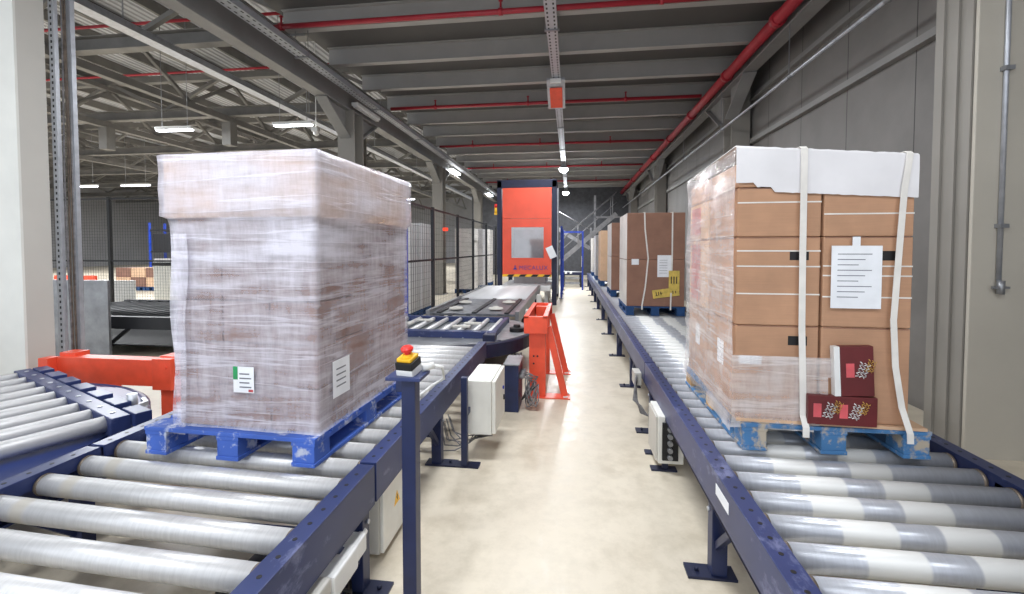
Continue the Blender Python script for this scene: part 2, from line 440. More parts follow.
# girts and pipes on the panelled wall
for z, lab in ((3.60, 'lower grey girt rail along the panelled wall'), (4.42, 'upper grey girt rail along the panelled wall, close under the girder')):
    b = B()
    ends = [-2.9, 3.8, 4.2, 9.25, 9.7, 16.9, 17.35, 24.0, 24.45, 26.9]
    t = thing('wall_rail', lab, 'rail', (3.42, 12, z))
    for a, c in zip(ends[0::2], ends[1::2]):
        B().box((3.39, a + .03, z), (3.449, c - .03, z + .09)).box((3.37, a + .03, z), (3.39, c - .03, z + .02)).build('rail_length', 'grey_paint', t)
t = thing('conduit', 'thin galvanised conduit running along the panelled wall in front of the columns', 'pipe', (2.97, 12, 3.9))
B().cyl((2.93, -2, 3.93), (2.93, 26.5, 3.93), .022, 12).build('pipe', 'galv', t)
for y in (4.7, 6.6, 9.4, 12.4, 15.6, 18.8, 22):
    B().cyl((2.93, y - .04, 3.93), (2.93, y + .04, 3.93), .033, 12).build('coupling', 'steel', t)
    B().box((2.925, y + .05, 3.93), (2.935, y + .06, 4.66)).build('hanger', 'steel', t)
t = thing('conduit', 'thin vertical conduit fixed on the pale face of the nearest wall column', 'pipe', (3.155, 3.76, 1.3))
B().cyl((3.155, 3.784, 1.36), (3.155, 3.784, 4.9), .016, 12).build('pipe', 'galv', t)
B().cyl((3.155, 3.765, 1.26), (3.155, 3.765, 1.36), .024, 12).box((3.10, 3.755, 1.30), (3.21, 3.775, 1.318)).build('end_fitting', 'steel', t)
for z in (1.75, 2.9): B().box((3.125, 3.75, z), (3.185, 3.802, z + .03)).build('clip', 'steel', t)

t = thing('sprinkler_main', 'thick red sprinkler pipe along the wall girder', 'pipe', (2.93, 12, 4.82))
B().cyl((2.88, -2, 4.83), (2.88, 26.8, 4.83), .085, 20).build('pipe', 'red', t)
for y in (3.2, 6.9, 9.0, 11.5, 13.9, 16.6, 19.2, 21.8, 24.4):
    B().cyl((2.88, y - .05, 4.83), (2.88, y + .05, 4.83), .108, 20).box((2.87, y - .05, 4.72), (2.89, y + .05, 4.94)).build('coupling', 'red', t)
for i, y in enumerate((2.35, 6.40, 10.45, 14.5, 18.55, 22.6)):
    t = thing('sprinkler_branch', '%s red sprinkler branch pipe across the aisle ceiling, counting into the hall' % ORD[i], 'pipe', (-1, y, 4.93), 'red sprinkler branches')
    B().cyl((-5.4 if i == 1 else -4.3, y, 4.94), (2.82, y, 4.94), .038, 12).build('pipe', 'red', t)
    for x in ((-5.38, -4.35, -1.0, 1.2) if i == 1 else (-3.2, -1.0, 1.2)):
        B().cyl((x - .03, y, 4.94), (x + .03, y, 4.94), .052, 12).cyl((x, y, 4.95), (x, y, 5.08), .016, 8).lathe([(.02, .13), (.035, .14), (.012, .16)], (x, y, 4.95), 10).build('sprinkler_head', 'red', t)
# red pipes in the high roof
for i, (y, z) in enumerate(((9.3, 6.75), (12.0, 6.75), (15.6, 6.6), (20.0, 6.6))):
    tag(B().cyl((-41.5, y, z), (-4.7, y, z), .035, 8).build('sprinkler_pipe', 'red'), '%s thin red pipe crossing under the high hall roof, counting into the hall' % ORD[i], 'pipe', 'red pipes under the high roof')

# cable trays
def perforated_tray(x, y0, y1, z, w, label, name='cable_tray'):
    t = thing(name, label, 'cable tray', (x, (y0 + y1) / 2, z))
    B().box((x - w / 2, y0, z), (x + w / 2, y1, z + .006)).box((x - w / 2, y0, z), (x - w / 2 + .006, y1, z + .09)).box((x + w / 2 - .006, y0, z), (x + w / 2, y1, z + .09)).build('trough', 'perforated', t)
    k = 0
    for y in [j for j in JY if y0 < j < y1][::2]:
        B().box((x - w / 2 - .03, y - .02, z - .02), (x + w / 2 + .03, y + .02, z)).cyl((x - w / 2 - .02, y, z - .02), (x - w / 2 - .02, y, 4.999), .005, 6).cyl((x + w / 2 + .02, y, z - .02), (x + w / 2 + .02, y, 4.999), .005, 6).build('bracket', 'steel', t)
    return t
perforated_tray(-.29, 0, 26, 4.78, .16, 'narrow perforated cable tray hung down the middle of the aisle ceiling')
perforated_tray(-4.2, 0, 26, 4.6, .17, 'perforated cable tray above the fence side of the aisle, carrying light fittings')
t = thing('cable_tray', 'grey steel tray under the high roof, outside the girder', 'cable tray', (-7.7, 12, 5.4))
B().box((-7.85, 0, 5.4), (-7.6, 40, 5.42)).box((-7.85, 0, 5.42), (-7.83, 40, 5.52)).box((-7.62, 0, 5.42), (-7.6, 40, 5.52)).build('trough', 'galv', t)
for y in (7, 12.6, 17.1, 22): B().cyl((-7.72, y, 5.5), (-7.72, y, 7.5), .012, 6).build('hanger', 'steel', t)

# roof trusses of the hall
for i, y in enumerate((8.6, 13.3, 18.0, 22.7, 27.4, 32.1, 36.8)):
    t = thing('roof_truss', '%s grey roof truss crossing the high hall, counting into the hall' % ORD[i], 'roof truss', (-23, y, 5.8), 'roof trusses of the hall')
    B().box((-41.9, y - .12, 5.82), (-4.7, y + .12, 5.84)).box((-41.9, y - .01, 5.84), (-4.7, y + .01, 6.1)).box((-41.9, y - .12, 6.1), (-4.7, y + .12, 6.12)).build('bottom_chord', 'truss_paint', t)
    B().box((-41.9, y - .1, 7.0), (-4.7, y + .1, 7.2)).build('top_chord', 'truss_paint', t)
    for k in range(9):
        x = -5.2 - 4.0 * k
        B().bar((x, y, 6.1), (x - 2, y, 7.05), .1, .1).build('diagonal', 'truss_paint', t)
        B().bar((x - 2, y, 7.05), (x - 4, y, 6.1), .1, .1).build('diagonal', 'truss_paint', t)
for i, x in enumerate((-10.9, -15.4, -22.0)):
    t = thing('girder_truss', '%s long grey girder truss running down the high hall, counting from the aisle' % ORD[i], 'roof truss', (x, 20, 5.7), 'girder trusses of the hall')
    B().box((x - .1, 4, 5.62), (x + .1, 46, 5.80)).build('bottom_chord', 'truss_paint', t)
    B().box((x - .12, 4, 6.85), (x + .12, 46, 6.99)).build('top_chord', 'truss_paint', t)
    for k in range(12):
        y = 5 + 3.4 * k
        B().bar((x, y, 5.8), (x, y + 1.7, 6.88), .09, .09).build('diagonal', 'truss_paint', t)
        B().bar((x, y + 1.7, 6.88), (x, y + 3.4, 5.8), .09, .09).build('diagonal', 'truss_paint', t)
    for y in (13.3, 27.4): B().box((x - .15, y - .15, 4.9), (x + .15, y + .15, 5.64)).build('hanger_post', 'truss_paint', t)
for x, y, w in ((-10.9, 18.0, 'grey hall column far behind the dark fence'), (-15.4, 27.4, 'slim grey hall column in the deep hall beyond the fence'), (-6.6, 13.5, 'pale hall column standing between the fence columns')):
    h_column(x - .17, x + .17, y - .15, .3, 5.6, w)

# ------------------------------------------------------------------ light fittings
def area(name, loc, sx, sy, e, col=(.94, .97, 1), rot=(0, 0, 0), spread=None):
    l = bpy.data.lights.new(name, 'AREA'); l.shape = 'RECTANGLE'; l.size = sx; l.size_y = sy; l.energy = e; l.color = col
    if spread: l.spread = spread
    o = bpy.data.objects.new(name, l); COL.objects.link(o); o.location = loc; o.rotation_euler = rot; return o
def tube_light(x, y, z, L, along, label, e, m='led', drop=None, group='tube lights'):
    t = thing('tube_light', label, 'light', (x, y, z), group)
    dx, dy = (L / 2, .07) if along == 'X' else (.07, L / 2)
    B().box((x - dx, y - dy, z + .03), (x + dx, y + dy, z + .1), .01).build('housing', 'white', t)
    B().box((x - dx + .03, y - dy + .015, z), (x + dx - .03, y + dy - .015, z + .03)).build('diffuser', m, t)
    if drop: B().cyl((x - dx * .7, y, z + .1), (x - dx * .7, y, drop), .008, 6).cyl((x + dx * .7, y, z + .1), (x + dx * .7, y, drop), .008, 6).build('hanger', 'steel', t)
    if e: area('lamp_light', (x, y, z - .02), dx * 2, dy * 2, e)
tube_light(-4.42, 9.4, 4.5, 1.1, 'Y', 'dim twin-tube batten light under the fence-side cable tray, before the lit ones', 0, 'white')
tube_light(-4.42, 17.0, 4.52, 1.3, 'Y', 'bright tube light under the fence-side cable tray, nearer of the lit pair', 90)
tube_light(-4.42, 24.5, 4.52, 1.3, 'Y', 'bright tube light under the fence-side cable tray, beside the machine top', 60)
for i, (x, y, z, w) in enumerate(((-9.73, 10.06, 4.5, 'tube light under the high roof, beside the cable channel'), (-6.6, 10.1, 4.52, 'tube light under the high roof, directly above the clear wrapped load'),
        (-22.9, 18.6, 4.5, 'distant tube light in the hall, close by the cable channel'), (-20.1, 18.6, 4.5, 'distant tube light in the hall, beside the wrapped load edge'), (-10.4, 20.5, 4.5, 'distant tube light in the hall, seen past the fence column'),
        (-10.0, 26, 4.5, 'far tube light in the hall, above the fenced pallets'))):
    tube_light(x, y, z, 1.0 if i < 2 else 1.5, 'X', w, 70 if i < 2 else 110, 'led_far', 7.5)
t = thing('security_camera', 'small white dome camera hanging beside the hall tube light', 'camera', (-6.0, 10.05, 4.3))
B().cyl((-6.02, 10.1, 4.45), (-6.02, 10.1, 7.5), .012, 8).build('stem', 'white', t)
B().box((-6.1, 10.02, 4.36), (-5.94, 10.18, 4.46), .02).lathe([(.02, -.09), (.06, -.06), (.07, 0)], (-6.02, 10.1, 4.36), 16).build('body', 'white', t)
for y, w, e in ((17.0, 'round bright high-bay lamp under the middle cable tray, the nearer', 260), (24.2, 'round bright high-bay lamp under the middle cable tray, the farther', 160)):
    t = thing('high_bay_lamp', w, 'light', (-.29, y, 4.55), 'high-bay lamps')
    B().lathe([(.17, 0), (.19, .03), (.10, .12), (.05, .2), (.03, .22)], (-.29, y, 4.56), 24).build('reflector', 'galv', t)
    B().lathe([(.06, -.13), (.12, -.10), (.16, -.03), (.165, .005)], (-.29, y, 4.555), 24).build('lens', 'highbay', t)
    area('high_bay_light', (-.29, y, 4.40), .3, .3, e)
# box fixture under the middle tray, the machine's orange reflection painted on its front
t = thing('box_fixture', 'grey box fixture with a painted orange reflection under the middle cable tray', 'fixture', (-.3, 9.0, 4.5))
B().prism([(8.55, 4.74), (8.55, 4.78), (9.35, 4.78), (9.35, 4.45), (9.30, 4.45)], 'X', -.47, -.13).build('housing', 'galv', t)
B().prism([(8.72, 4.655), (8.73, 4.645), (9.28, 4.45), (9.27, 4.46)], 'X', -.42, -.18).build('front_panel', 'orange', t)
B().box((-.40, 8.52, 4.68), (-.20, 8.56, 4.76)).build('label_plate', 'white', t)
# ------------------------------------------------------------------ conveyors
ZT = .55
def wobble(): return random.uniform(-.004, .004)

def roller_conveyor(label, x0, x1, y0, y1, yr0, pitch, legs, near=True, mat='roller', skew=0.0, zt=ZT, rh=.18, railm='navy', fl=.085, nroll=None, rrad=.047, bed=True):
    """rails from y0 to y1 at outer faces x0 and x1, rollers from yr0 at a pitch"""
    t = thing('roller_conveyor', label, 'conveyor', ((x0 + x1) / 2, (y0 + y1) / 2, 0))
    for sg, xo in ((1, x0), (-1, x1)):
        a, b2 = sorted((xo, xo + sg * .012)); f0, f1 = sorted((xo, xo + sg * fl))
        b = B().box((a, y0, zt - rh), (b2, y1, zt + .008), .002).box((f0, y0, zt + .000), (f1, y1, zt + .012), .003).box((f0, y0, zt - rh), (f0 + (f1 - f0) * .7 if sg > 0 else f1, y1, zt - rh + .012))
        xi = xo + sg * (fl - .008); a, b2 = sorted((xi, xi + sg * .008))
        b.box((a, y0, zt - .055), (b2, y1, zt + .004))
        if near:
            b.mat(1); y = yr0 - pitch * .5
            while y < y1 - .05:
                if y > y0 + .05:
                    b.cyl((xo + sg * fl * .5, y, zt + .0105), (xo + sg * fl * .5, y, zt + .0132), .009, 10)
                y += pitch * .5
        rail = b.build('side_rail', [railm, 'black'], t)
    rx0, rx1 = x0 + fl, x1 - fl
    L = (rx1 - rx0) / 2; cx = (rx0 + rx1) / 2
    b = B().cyl((-L + .012, 0, 0), (L - .012, 0, 0), rrad, 32 if near else 14)
    b.mat(1).cyl((-L + .004, 0, 0), (-L + .02, 0, 0), rrad * 1.04, 24 if near else 12).cyl((L - .02, 0, 0), (L - .004, 0, 0), rrad * 1.04, 24 if near else 12)
    b.cyl((-L - .06, 0, 0), (L + .06, 0, 0), .012, 8)
    r0 = b.build('roller', [mat, 'bearing'], t)
    org = ORG[t.name]; y = yr0; k = 0
    while y < y1 - .04:
        r = r0 if k == 0 else shallow(r0, t)
        r.location = Vector((cx, y, zt - rrad - .004)) - org
        r.rotation_euler = (0, 0, skew)
        y += pitch; k += 1
    # mesh was shifted by the thing's origin when built: undo
    for v in r0.data.vertices: v.co += org
    for y in legs:
        for sg, xo in ((1, x0), (-1, x1)):
            a, b2 = sorted((xo + sg * .012, xo + sg * .085))
            leg = B().box((a, y - .035, .012), (b2, y + .035, zt - .02), .003).build('leg', 'navy_plain', t)
            a, b2 = sorted((xo - sg * .1, xo + sg * .13))
            B().box((a, y - .05, 0), (b2, y + .05, .012)).cyl((xo - sg * .05, y, .012), (xo - sg * .05, y, .03), .011, 6).build('foot_plate', 'navy_dark', leg)
            B().bar((xo + sg * .04, y - .03, .16), (xo + sg * .04, y - .26, zt - rh + .01), .03, .03).build('brace', 'navy_plain', leg)
            B().cyl((xo + sg * .012, y + .012, zt - rh - .05), (xo + sg * .002, y + .012, zt - rh - .05), .011, 8).build('bolt', 'galv', leg)
        B().box((x0 + .08, y - .02, .2), (x1 - .08, y + .02, .26)).build('cross_member', 'navy_plain', t)
    return t
# wall-side line
roller_conveyor('near roller conveyor along the panelled wall, under the strapped carton load', .67, 2.02, -.6, 4.18, -.55, .172, (.6, 2.27, 4.0), mat='roller')
roller_conveyor('second roller conveyor along the panelled wall, under the brown load with yellow tape', .67, 2.02, 4.2, 8.9, 4.28, .172, (5.3, 6.8, 8.5), mat='roller')
roller_conveyor('third roller conveyor along the panelled wall, under the plain brown load', .67, 2.02, 8.92, 13.9, 9.0, .172, (10.2, 12.0, 13.6), near=False)
roller_conveyor('last roller conveyor along the panelled wall, carrying the tan and white loads', .67, 2.02, 13.92, 19.2, 14.0, .172, (15.4, 17.2, 19.0), near=False)
# aisle-post line
roller_conveyor('near roller conveyor under the clear wrapped load, beside the emergency stop post', -2.52, -.93, -.6, 2.02, -.31, .186, (.4, 1.95), mat='roller_clean', skew=R(-2.2))
lc2 = roller_conveyor('roller conveyor between the wrapped load and the flat turntable, beside the white cabinet', -2.52, -.93, 2.04, 4.9, 2.105, .186, (3.2, 4.7), mat='roller_clean', skew=R(-2.2))
# chain conveyor up to the machine
t = thing('chain_conveyor', 'long conveyor with a dark bed running from the flat turntable into the orange machine', 'conveyor', (-1.55, 10, 0))
for x in (-2.42, -.84):
    s = 1 if x < -1.5 else -1
    a, b2 = sorted((x, x + s * .07))
    B().box((a, 7.29, .37), (b2, 12.53, .56), .004).build('side_rail', 'steel', t)
B().box((-2.35, 7.29, .48), (-.91, 9.45, .515)).build('bed_plate', 'chain_bed', t)
r0 = B().cyl((-2.35, 9.55, .505), (-.91, 9.55, .505), .045, 14).build('roller', 'pale_bed', t)
for k in range(1, 29):
    c = shallow(r0, t); c.location.y = .105 * k
for x in (-2.2, -1.6, -1.05):
    B().box((x - .035, 7.3, .515), (x + .035, 9.4, .54)).build('chain_strip', 'dark', t)
for y in (7.45, 8.6, 10.2, 11.8):
    for x in (-2.36, -.9): B().box((x - .04, y - .04, 0), (x + .04, y + .04, .4)).box((x - .1, y - .06, 0), (x + .1, y + .06, .012)).build('leg', 'navy_dark', t)
for x, y in ((-2.0, 7.7), (-1.3, 7.75), (-2.05, 8.6), (-1.2, 8.7)):
    B().lathe([(.13, 0), (.12, .02), (.06, .03), (.05, .04)], (x, y, .541), 20).build('lift_disc', 'offwhite', t)
for y in (8.2, 10.9): B().box((-.83, y, .2), (-.72, y + .22, .46), .005).build('motor_box', 'white', t)

# flat turntable in the post-side line
t = thing('turntable', 'flat round navy turntable with crosswise rollers in front of the orange machine', 'turntable', (-1.68, 6.1, 0))
def disc(b, c, r, z0, z1, n=64): return b.lathe([(r * .985, z0), (r, z0 + .01), (r, z1 - .012), (r * .988, z1)], (c[0], c[1], 0), n)
C2 = (-1.68, 6.1)
disc(B(), C2, 1.17, .30, .475).build('platform', 'navy_dark', t)
disc(B(), C2, 1.135, .475, .482).build('top_plate', 'steel', t)
B().box((-2.62, 5.50, .482), (-.92, 5.56, .562), .004).box((-2.62, 5.44, .40), (-.92, 5.5, .562), .004).build('front_rail', 'navy', t)
B().box((-2.62, 6.64, .482), (-.92, 6.70, .562), .004).build('rear_rail', 'navy', t)
for k in range(8):
    x = -2.5 + .21 * k
    B().cyl((x, 5.56, .52), (x, 6.64, .52), .032, 16).build('roller', 'roller_clean', t)
B().box((-.99, 5.52, .482), (-.93, 6.68, .56), .004).build('end_rail', 'navy', t)
for k in range(6): B().cyl((-2.45 + .28 * k, 5.44, .48), (-2.45 + .28 * k, 5.432, .48), .012, 8).build('bolt', 'galv', t)
for x, y in ((-2.3, 6.0), (-2.1, 6.3), (-1.35, 6.1), (-1.45, 5.85)):
    B().box((x - .12, y - .05, .545), (x + .12, y + .05, .57), .008).build('guide_block', 'offwhite', t)
B().lathe([(.10, 0), (.10, .05), (.05, .055), (.045, .09)], (-.72, 6.0, .482), 20).build('drive_hub', 'black', t)
B().box((-1.05, 5.28, .36), (-.9, 5.44, .56), .01).cyl((-.93, 5.36, .44), (-.84, 5.36, .44), .05, 14).build('drive_motor', 'navy_dark', t)
B().lathe([(.5, 0), (.5, .06), (.35, .09), (.35, .30)], (C2[0], C2[1], 0), 32).build('pedestal', 'navy_dark', t)
b = B()
for k in range(5): b.tube([(-.62 - .03 * k, 5.1 + .1 * i, .24 + .05 * math.sin(i * 1.7 + k)) for i in range(7)], .012, 6)
b.build('cable_loop', 'cable_grey', t)

# round turntable beside the white-faced column
C1 = Vector((-4.0, 2.0, 0)); A1 = R(-23.7)
t = thing('turntable', 'round navy turntable with slanted pale rollers beside the white-faced column', 'turntable', C1, None, True, A1)
b = B(); disc(b, (0, 0), 1.3, .33, .455, 80); b.build('platform', 'navy_plain', t)
disc(B(), (0, 0), 1.26, .455, .46, 80).build('top_plate', 'navy', t)
for y in (-.86, .86):
    s = 1 if y > 0 else -1
    B().box((-1.03, y - .05, .46), (1.03, y + .05, .575), .006).build('side_rail', 'navy', t)
for k in range(7):
    x0 = -.98 + .31 * k
    B().box((x0, .91, .50), (x0 + .2, 1.0, .585), .006).build('roller_bracket', 'navy', t)
for k in range(9):
    x = -.93 + .232 * k
    B().cyl((x, -.81, .525), (x, .81, .525), .048, 28).build('roller', 'roller_clean', t)
for k in range(10): B().cyl((-.9 + .2 * k, .86, .575), (-.9 + .2 * k, .86, .58), .014, 8).build('bolt', 'galv', t)
B().bar((.72, 1.0, .52), (.60, 1.14, .50), .03, .03).bar((.60, 1.14, .5), (.48, 1.16, .5), .025, .025).cyl((.72, 1.02, .5), (.72, 1.02, .62), .03, 12).build('stop_lever', 'galv', t)
B().lathe([(.6, 0), (.6, .05), (.4, .08), (.4, .33)], (0, 0, 0), 32).build('pedestal', 'navy_dark', t)

# orange guard frames
t = thing('guard_barrier', 'low orange guard barrier standing behind the slanted-roller turntable', 'barrier', (-4.1, 3.5, 0))
B().box((-4.56, 3.43, .40), (-3.55, 3.47, .63), .004).box((-4.56, 3.47, .60), (-3.55, 3.55, .63), .004).build('crossbeam', 'orange', t)
for x in (-4.50, -3.48):
    p = B().box((x - .08, 3.47, .01), (x + .08, 3.60, .66), .004).build('post', 'orange', t)
    B().box((x - .1, 3.40, 0), (x + .1, 4.15, .012)).build('foot_plate', 'orange', p)
    B().bar((x, 3.62, .5), (x, 4.08, .03), .06, .05).build('brace', 'orange', p)
B().box((-3.57, 3.40, .38), (-3.39, 3.47, .65), .004).cyl((-3.44, 3.40, .58), (-3.44, 3.392, .58), .014, 10).build('end_plate', 'orange', t)
B().box((-4.66, 3.36, .42), (-4.56, 3.46, .63), .004).box((-4.62, 3.33, .48), (-4.52, 3.36, .55)).build('latch_block', 'orange', t)

t = thing('stop_stand', 'orange stop stand of two braced posts on the aisle floor, beside the flat turntable', 'stand', (-.3, 5.3, 0))
for y in (4.78, 5.72):
    p = B().box((-.44, y - .02, .012), (-.265, y + .10, .86), .004).build('post', 'orange', t)
    B().box((-.47, y - .04, 0), (.0, y + .12, .012)).build('foot_plate', 'orange', p)
    B().bar((-.24, y + .04, .76), (-.06, y + .04, .02), .07, .06, (0, 1, 0)).build('brace', 'orange', p)
    for x, z in ((-.39, .45), (-.39, .37), (-.35, .45)): B().cyl((x, y - .026, z), (x, y - .02, z), .01, 8).build('bolt', 'dark', p)
    for x in (-.03,): B().box((-.075, y - .02, .012), (-.03, y + .02, .02)).cyl((-.02, y + .1, .012), (-.02, y + .1, .03), .011, 6).build('anchor_plate', 'white', p)
B().box((-.49, 4.70, .70), (-.24, 4.76, .88), .004).box((-.49, 4.70, .86), (-.44, 5.86, .89), .004).box((-.29, 4.70, .86), (-.24, 5.86, .89), .004).box((-.49, 5.84, .74), (-.24, 5.87, .89), .004).box((-.47, 4.76, .70), (-.455, 5.84, .86)).build('stop_bar', 'orange', t)

# ------------------------------------------------------------------ pallets
def pallet(label, loc, w, l, rz, m, group='blue pallets on the conveyors', woodblocks=False):
    """blue wooden block pallet, w across the conveyor, l along it, origin at the front centre of its underside"""
    t = thing('pallet', label, 'pallet', loc, group, True, rz)
    h = .142; bw = .125
    for i in range(3):
        x = -w / 2 + i * (w - bw) / 2
        rn = B().box((x, 0, 0), (x + bw, l, .02), .003).build('bottom_runner', m, t)
    for j in range(3):
        y = j * (l - .14) / 2
        for i in range(3):
            x = -w / 2 + i * (w - bw) / 2
            B().box((x + .004, y + .004, .02), (x + bw - .004, y + .136, .1), .004).build('block', 'wood' if woodblocks and i != 1 and j else m, t)
    for i in range(3):
        x = -w / 2 + i * (w - bw) / 2
        B().box((x, .002, .1), (x + bw, l - .002, .12), .003).build('stringer_board', m, t)
    n = 8
    for k in range(n):
        y = k * (l - .118) / (n - 1)
        B().box((-w / 2 - .003, y, .12), (w / 2 + .003, y + .118, .141), .003).build('deck_board', m, t)
    return t
ZP = ZT + .001
# --- clear wrapped load
LP = (-1.68, 1.985, ZP); LR = R(-2.2)
pallet('bright blue pallet under the clear film-wrapped load', LP, .95, 1.16, LR, 'pallet_blue')
def local(b, loc, rz):
    """turn a mesh written around loc into world space"""
    bmesh.ops.transform(b.bm, verts=b.bm.verts, matrix=Matrix.Translation(loc) @ Matrix.Rotation(rz, 4, 'Z')); return b
LZ = Vector((LP[0] + .045, LP[1] + .06, ZP + .142))
rows = ('bottom', 'second', 'third', 'fourth', 'fifth')
cw, cd, chh = .258, .258, .211
for lv in range(5):
    for ix in range(3):
        for iy in range(4):
            if not (iy == 0 or ix == 2): continue
            x = -.367 + ix * (cw + .006); y = iy * (cd + .006); z = .002 + lv * (chh + .004)
            b = local(B().box((x, y, z), (x + cw, y + cd, z + chh), .009), LZ, LR)
            if iy == 0: w = 'pale carton, front row, %s layer, %s, inside the milky wrapped load' % (rows[lv], ('turntable side', 'middle', 'aisle corner')[ix])
            else: w = 'pale carton, aisle face, %s layer, %s from the front, inside the milky wrapped load' % (rows[lv], ORD[iy])
            tag(b.build('carton', 'card_pale'), w, 'carton', 'cartons inside the clear film-wrapped load')
# card tray capping the load
b = B(); z0 = 1.06
b.box((-.416, -.012, z0), (.425, -.004, z0 + .30), .002).box((-.416, 1.062, z0), (.425, 1.07, z0 + .30), .002).box((-.416, -.004, z0), (-.408, 1.062, z0 + .30), .002).box((.417, -.004, z0), (.425, 1.062, z0 + .30), .002).box((-.416, -.012, z0 + .30), (.425, 1.07, z0 + .308), .002)
tag(local(b, LZ, LR).build('cardboard_sleeve', 'card_cap'), 'tan cardboard sleeve over the top of the clear wrapped load', 'cardboard sleeve')
def wrap(levels, x0, x1, y0, y1, nx=26, ny=30, amp=.006, seed=0.0, top=True, sides='FRBL'):
    """film shell: levels = (z, inset), its walls creased by noise"""
    b = B(); rings = []
    per = []
    for i in range(nx): per.append((x0 + (x1 - x0) * i / nx, y0, 0, -1))
    for i in range(ny): per.append((x1, y0 + (y1 - y0) * i / ny, 1, 0))
    for i in range(nx): per.append((x1 - (x1 - x0) * i / nx, y1, 0, 1))
    for i in range(ny): per.append((x0, y1 - (y1 - y0) * i / ny, -1, 0))
    cx, cy = (x0 + x1) / 2, (y0 + y1) / 2
    for z, ins, *il in levels:
        il = il[0] if il else ins
        ring = []
        for x, y, nx_, ny_ in per:
            sx = 1 if x > cx else -1; sy = 1 if y > cy else -1
            px = cx + sx * (abs(x - cx) - (ins if sx > 0 else il) * (abs(x - cx) / ((x1 - x0) / 2))); py = cy + sy * (abs(y - cy) - ins * (abs(y - cy) / ((y1 - y0) / 2)))
            a = amp * (noise.noise((x * 5 + seed, y * 5, z * 12)) + .6 * noise.noise((x * 22, y * 22 + seed, z * 5)))
            a = max(a, -amp * .8)
            ring.append(b.bm.verts.new((px + nx_ * a, py + ny_ * a, z)))
        rings.append(ring)
    n = len(per)
    for a, c in zip(rings, rings[1:]):
        for k in range(n):
            side = 'F' if k < nx else 'R' if k < nx + ny else 'B' if k < 2 * nx + ny else 'L'
            if side not in sides: continue
            f = b.bm.faces.new((a[k], a[(k + 1) % n], c[(k + 1) % n], c[k])); f.smooth = True
    if top:
        f = b.bm.faces.new(rings[-1])
    loose = [v for v in b.bm.verts if not v.link_faces]
    bmesh.ops.delete(b.bm, geom=loose, context='VERTS')
    return b
lv = [(.002, -.012, -.006), (.04, .004, .004)] + [(.04 + .06 * i, .0, -.0006 * i) for i in range(1, 17)] + [(1.02, .0, -.010), (1.055, -.004, -.016), (1.07, -.024, -.046), (1.13, -.024, -.046), (1.20, -.024, -.046), (1.28, -.024, -.046), (1.34, -.024, -.046), (1.371, -.024, -.05), (1.377, -.016, -.04)]
fo = thing('stretch_film', 'milky clear stretch film around the load beside the emergency stop post', 'film', LZ)
local(wrap(lv, -.376, .427, -.014, 1.076), LZ, LR).build('film_wrap', 'film', fo)
# hanging tail of film along the farther front corner
b = B(); pr = None
for i in range(13):
    z = .98 - i * .085; w = .10 - .003 * i
    q = [b.bm.verts.new((-.366 + .006 * math.sin(i) - .0 + k * w / 4, -.028 - .012 * abs(math.sin(k * 1.3 + i * .4)), z)) for k in range(5)]
    if pr:
        for k in range(4): b.bm.faces.new((pr[k], pr[k + 1], q[k + 1], q[k]))
    pr = q
local(b, LZ, LR).build('film_tail', 'film', fo)
b = B().box((-.03, -.024, .19), (.085, -.022, .32)); b.mat(1).box((-.03, -.0255, .255), (-.005, -.024, .32)); b.mat(2)
for k in range(4): b.box((.005, -.0255, .215 + .022 * k), (.07 - .01 * (k % 2), -.024, .221 + .022 * k))
b.mat(3).box((.055, -.0255, .195), (.08, -.024, .207))
local(b, LZ, LR).build('shipping_label', ['paper', 'green', 'ink', 'redmark'], fo, label='white label with a green corner')
b = B().box((.434, .10, .14), (.436, .26, .33), .0, R(0)); b.mat(1)
for k in range(4): b.box((.436, .13, .19 + .03 * k), (.437, .22, .197 + .03 * k))
local(b, LZ, LR).build('shipping_label', ['paper', 'ink'], fo, label='crumpled white label on the aisle face')

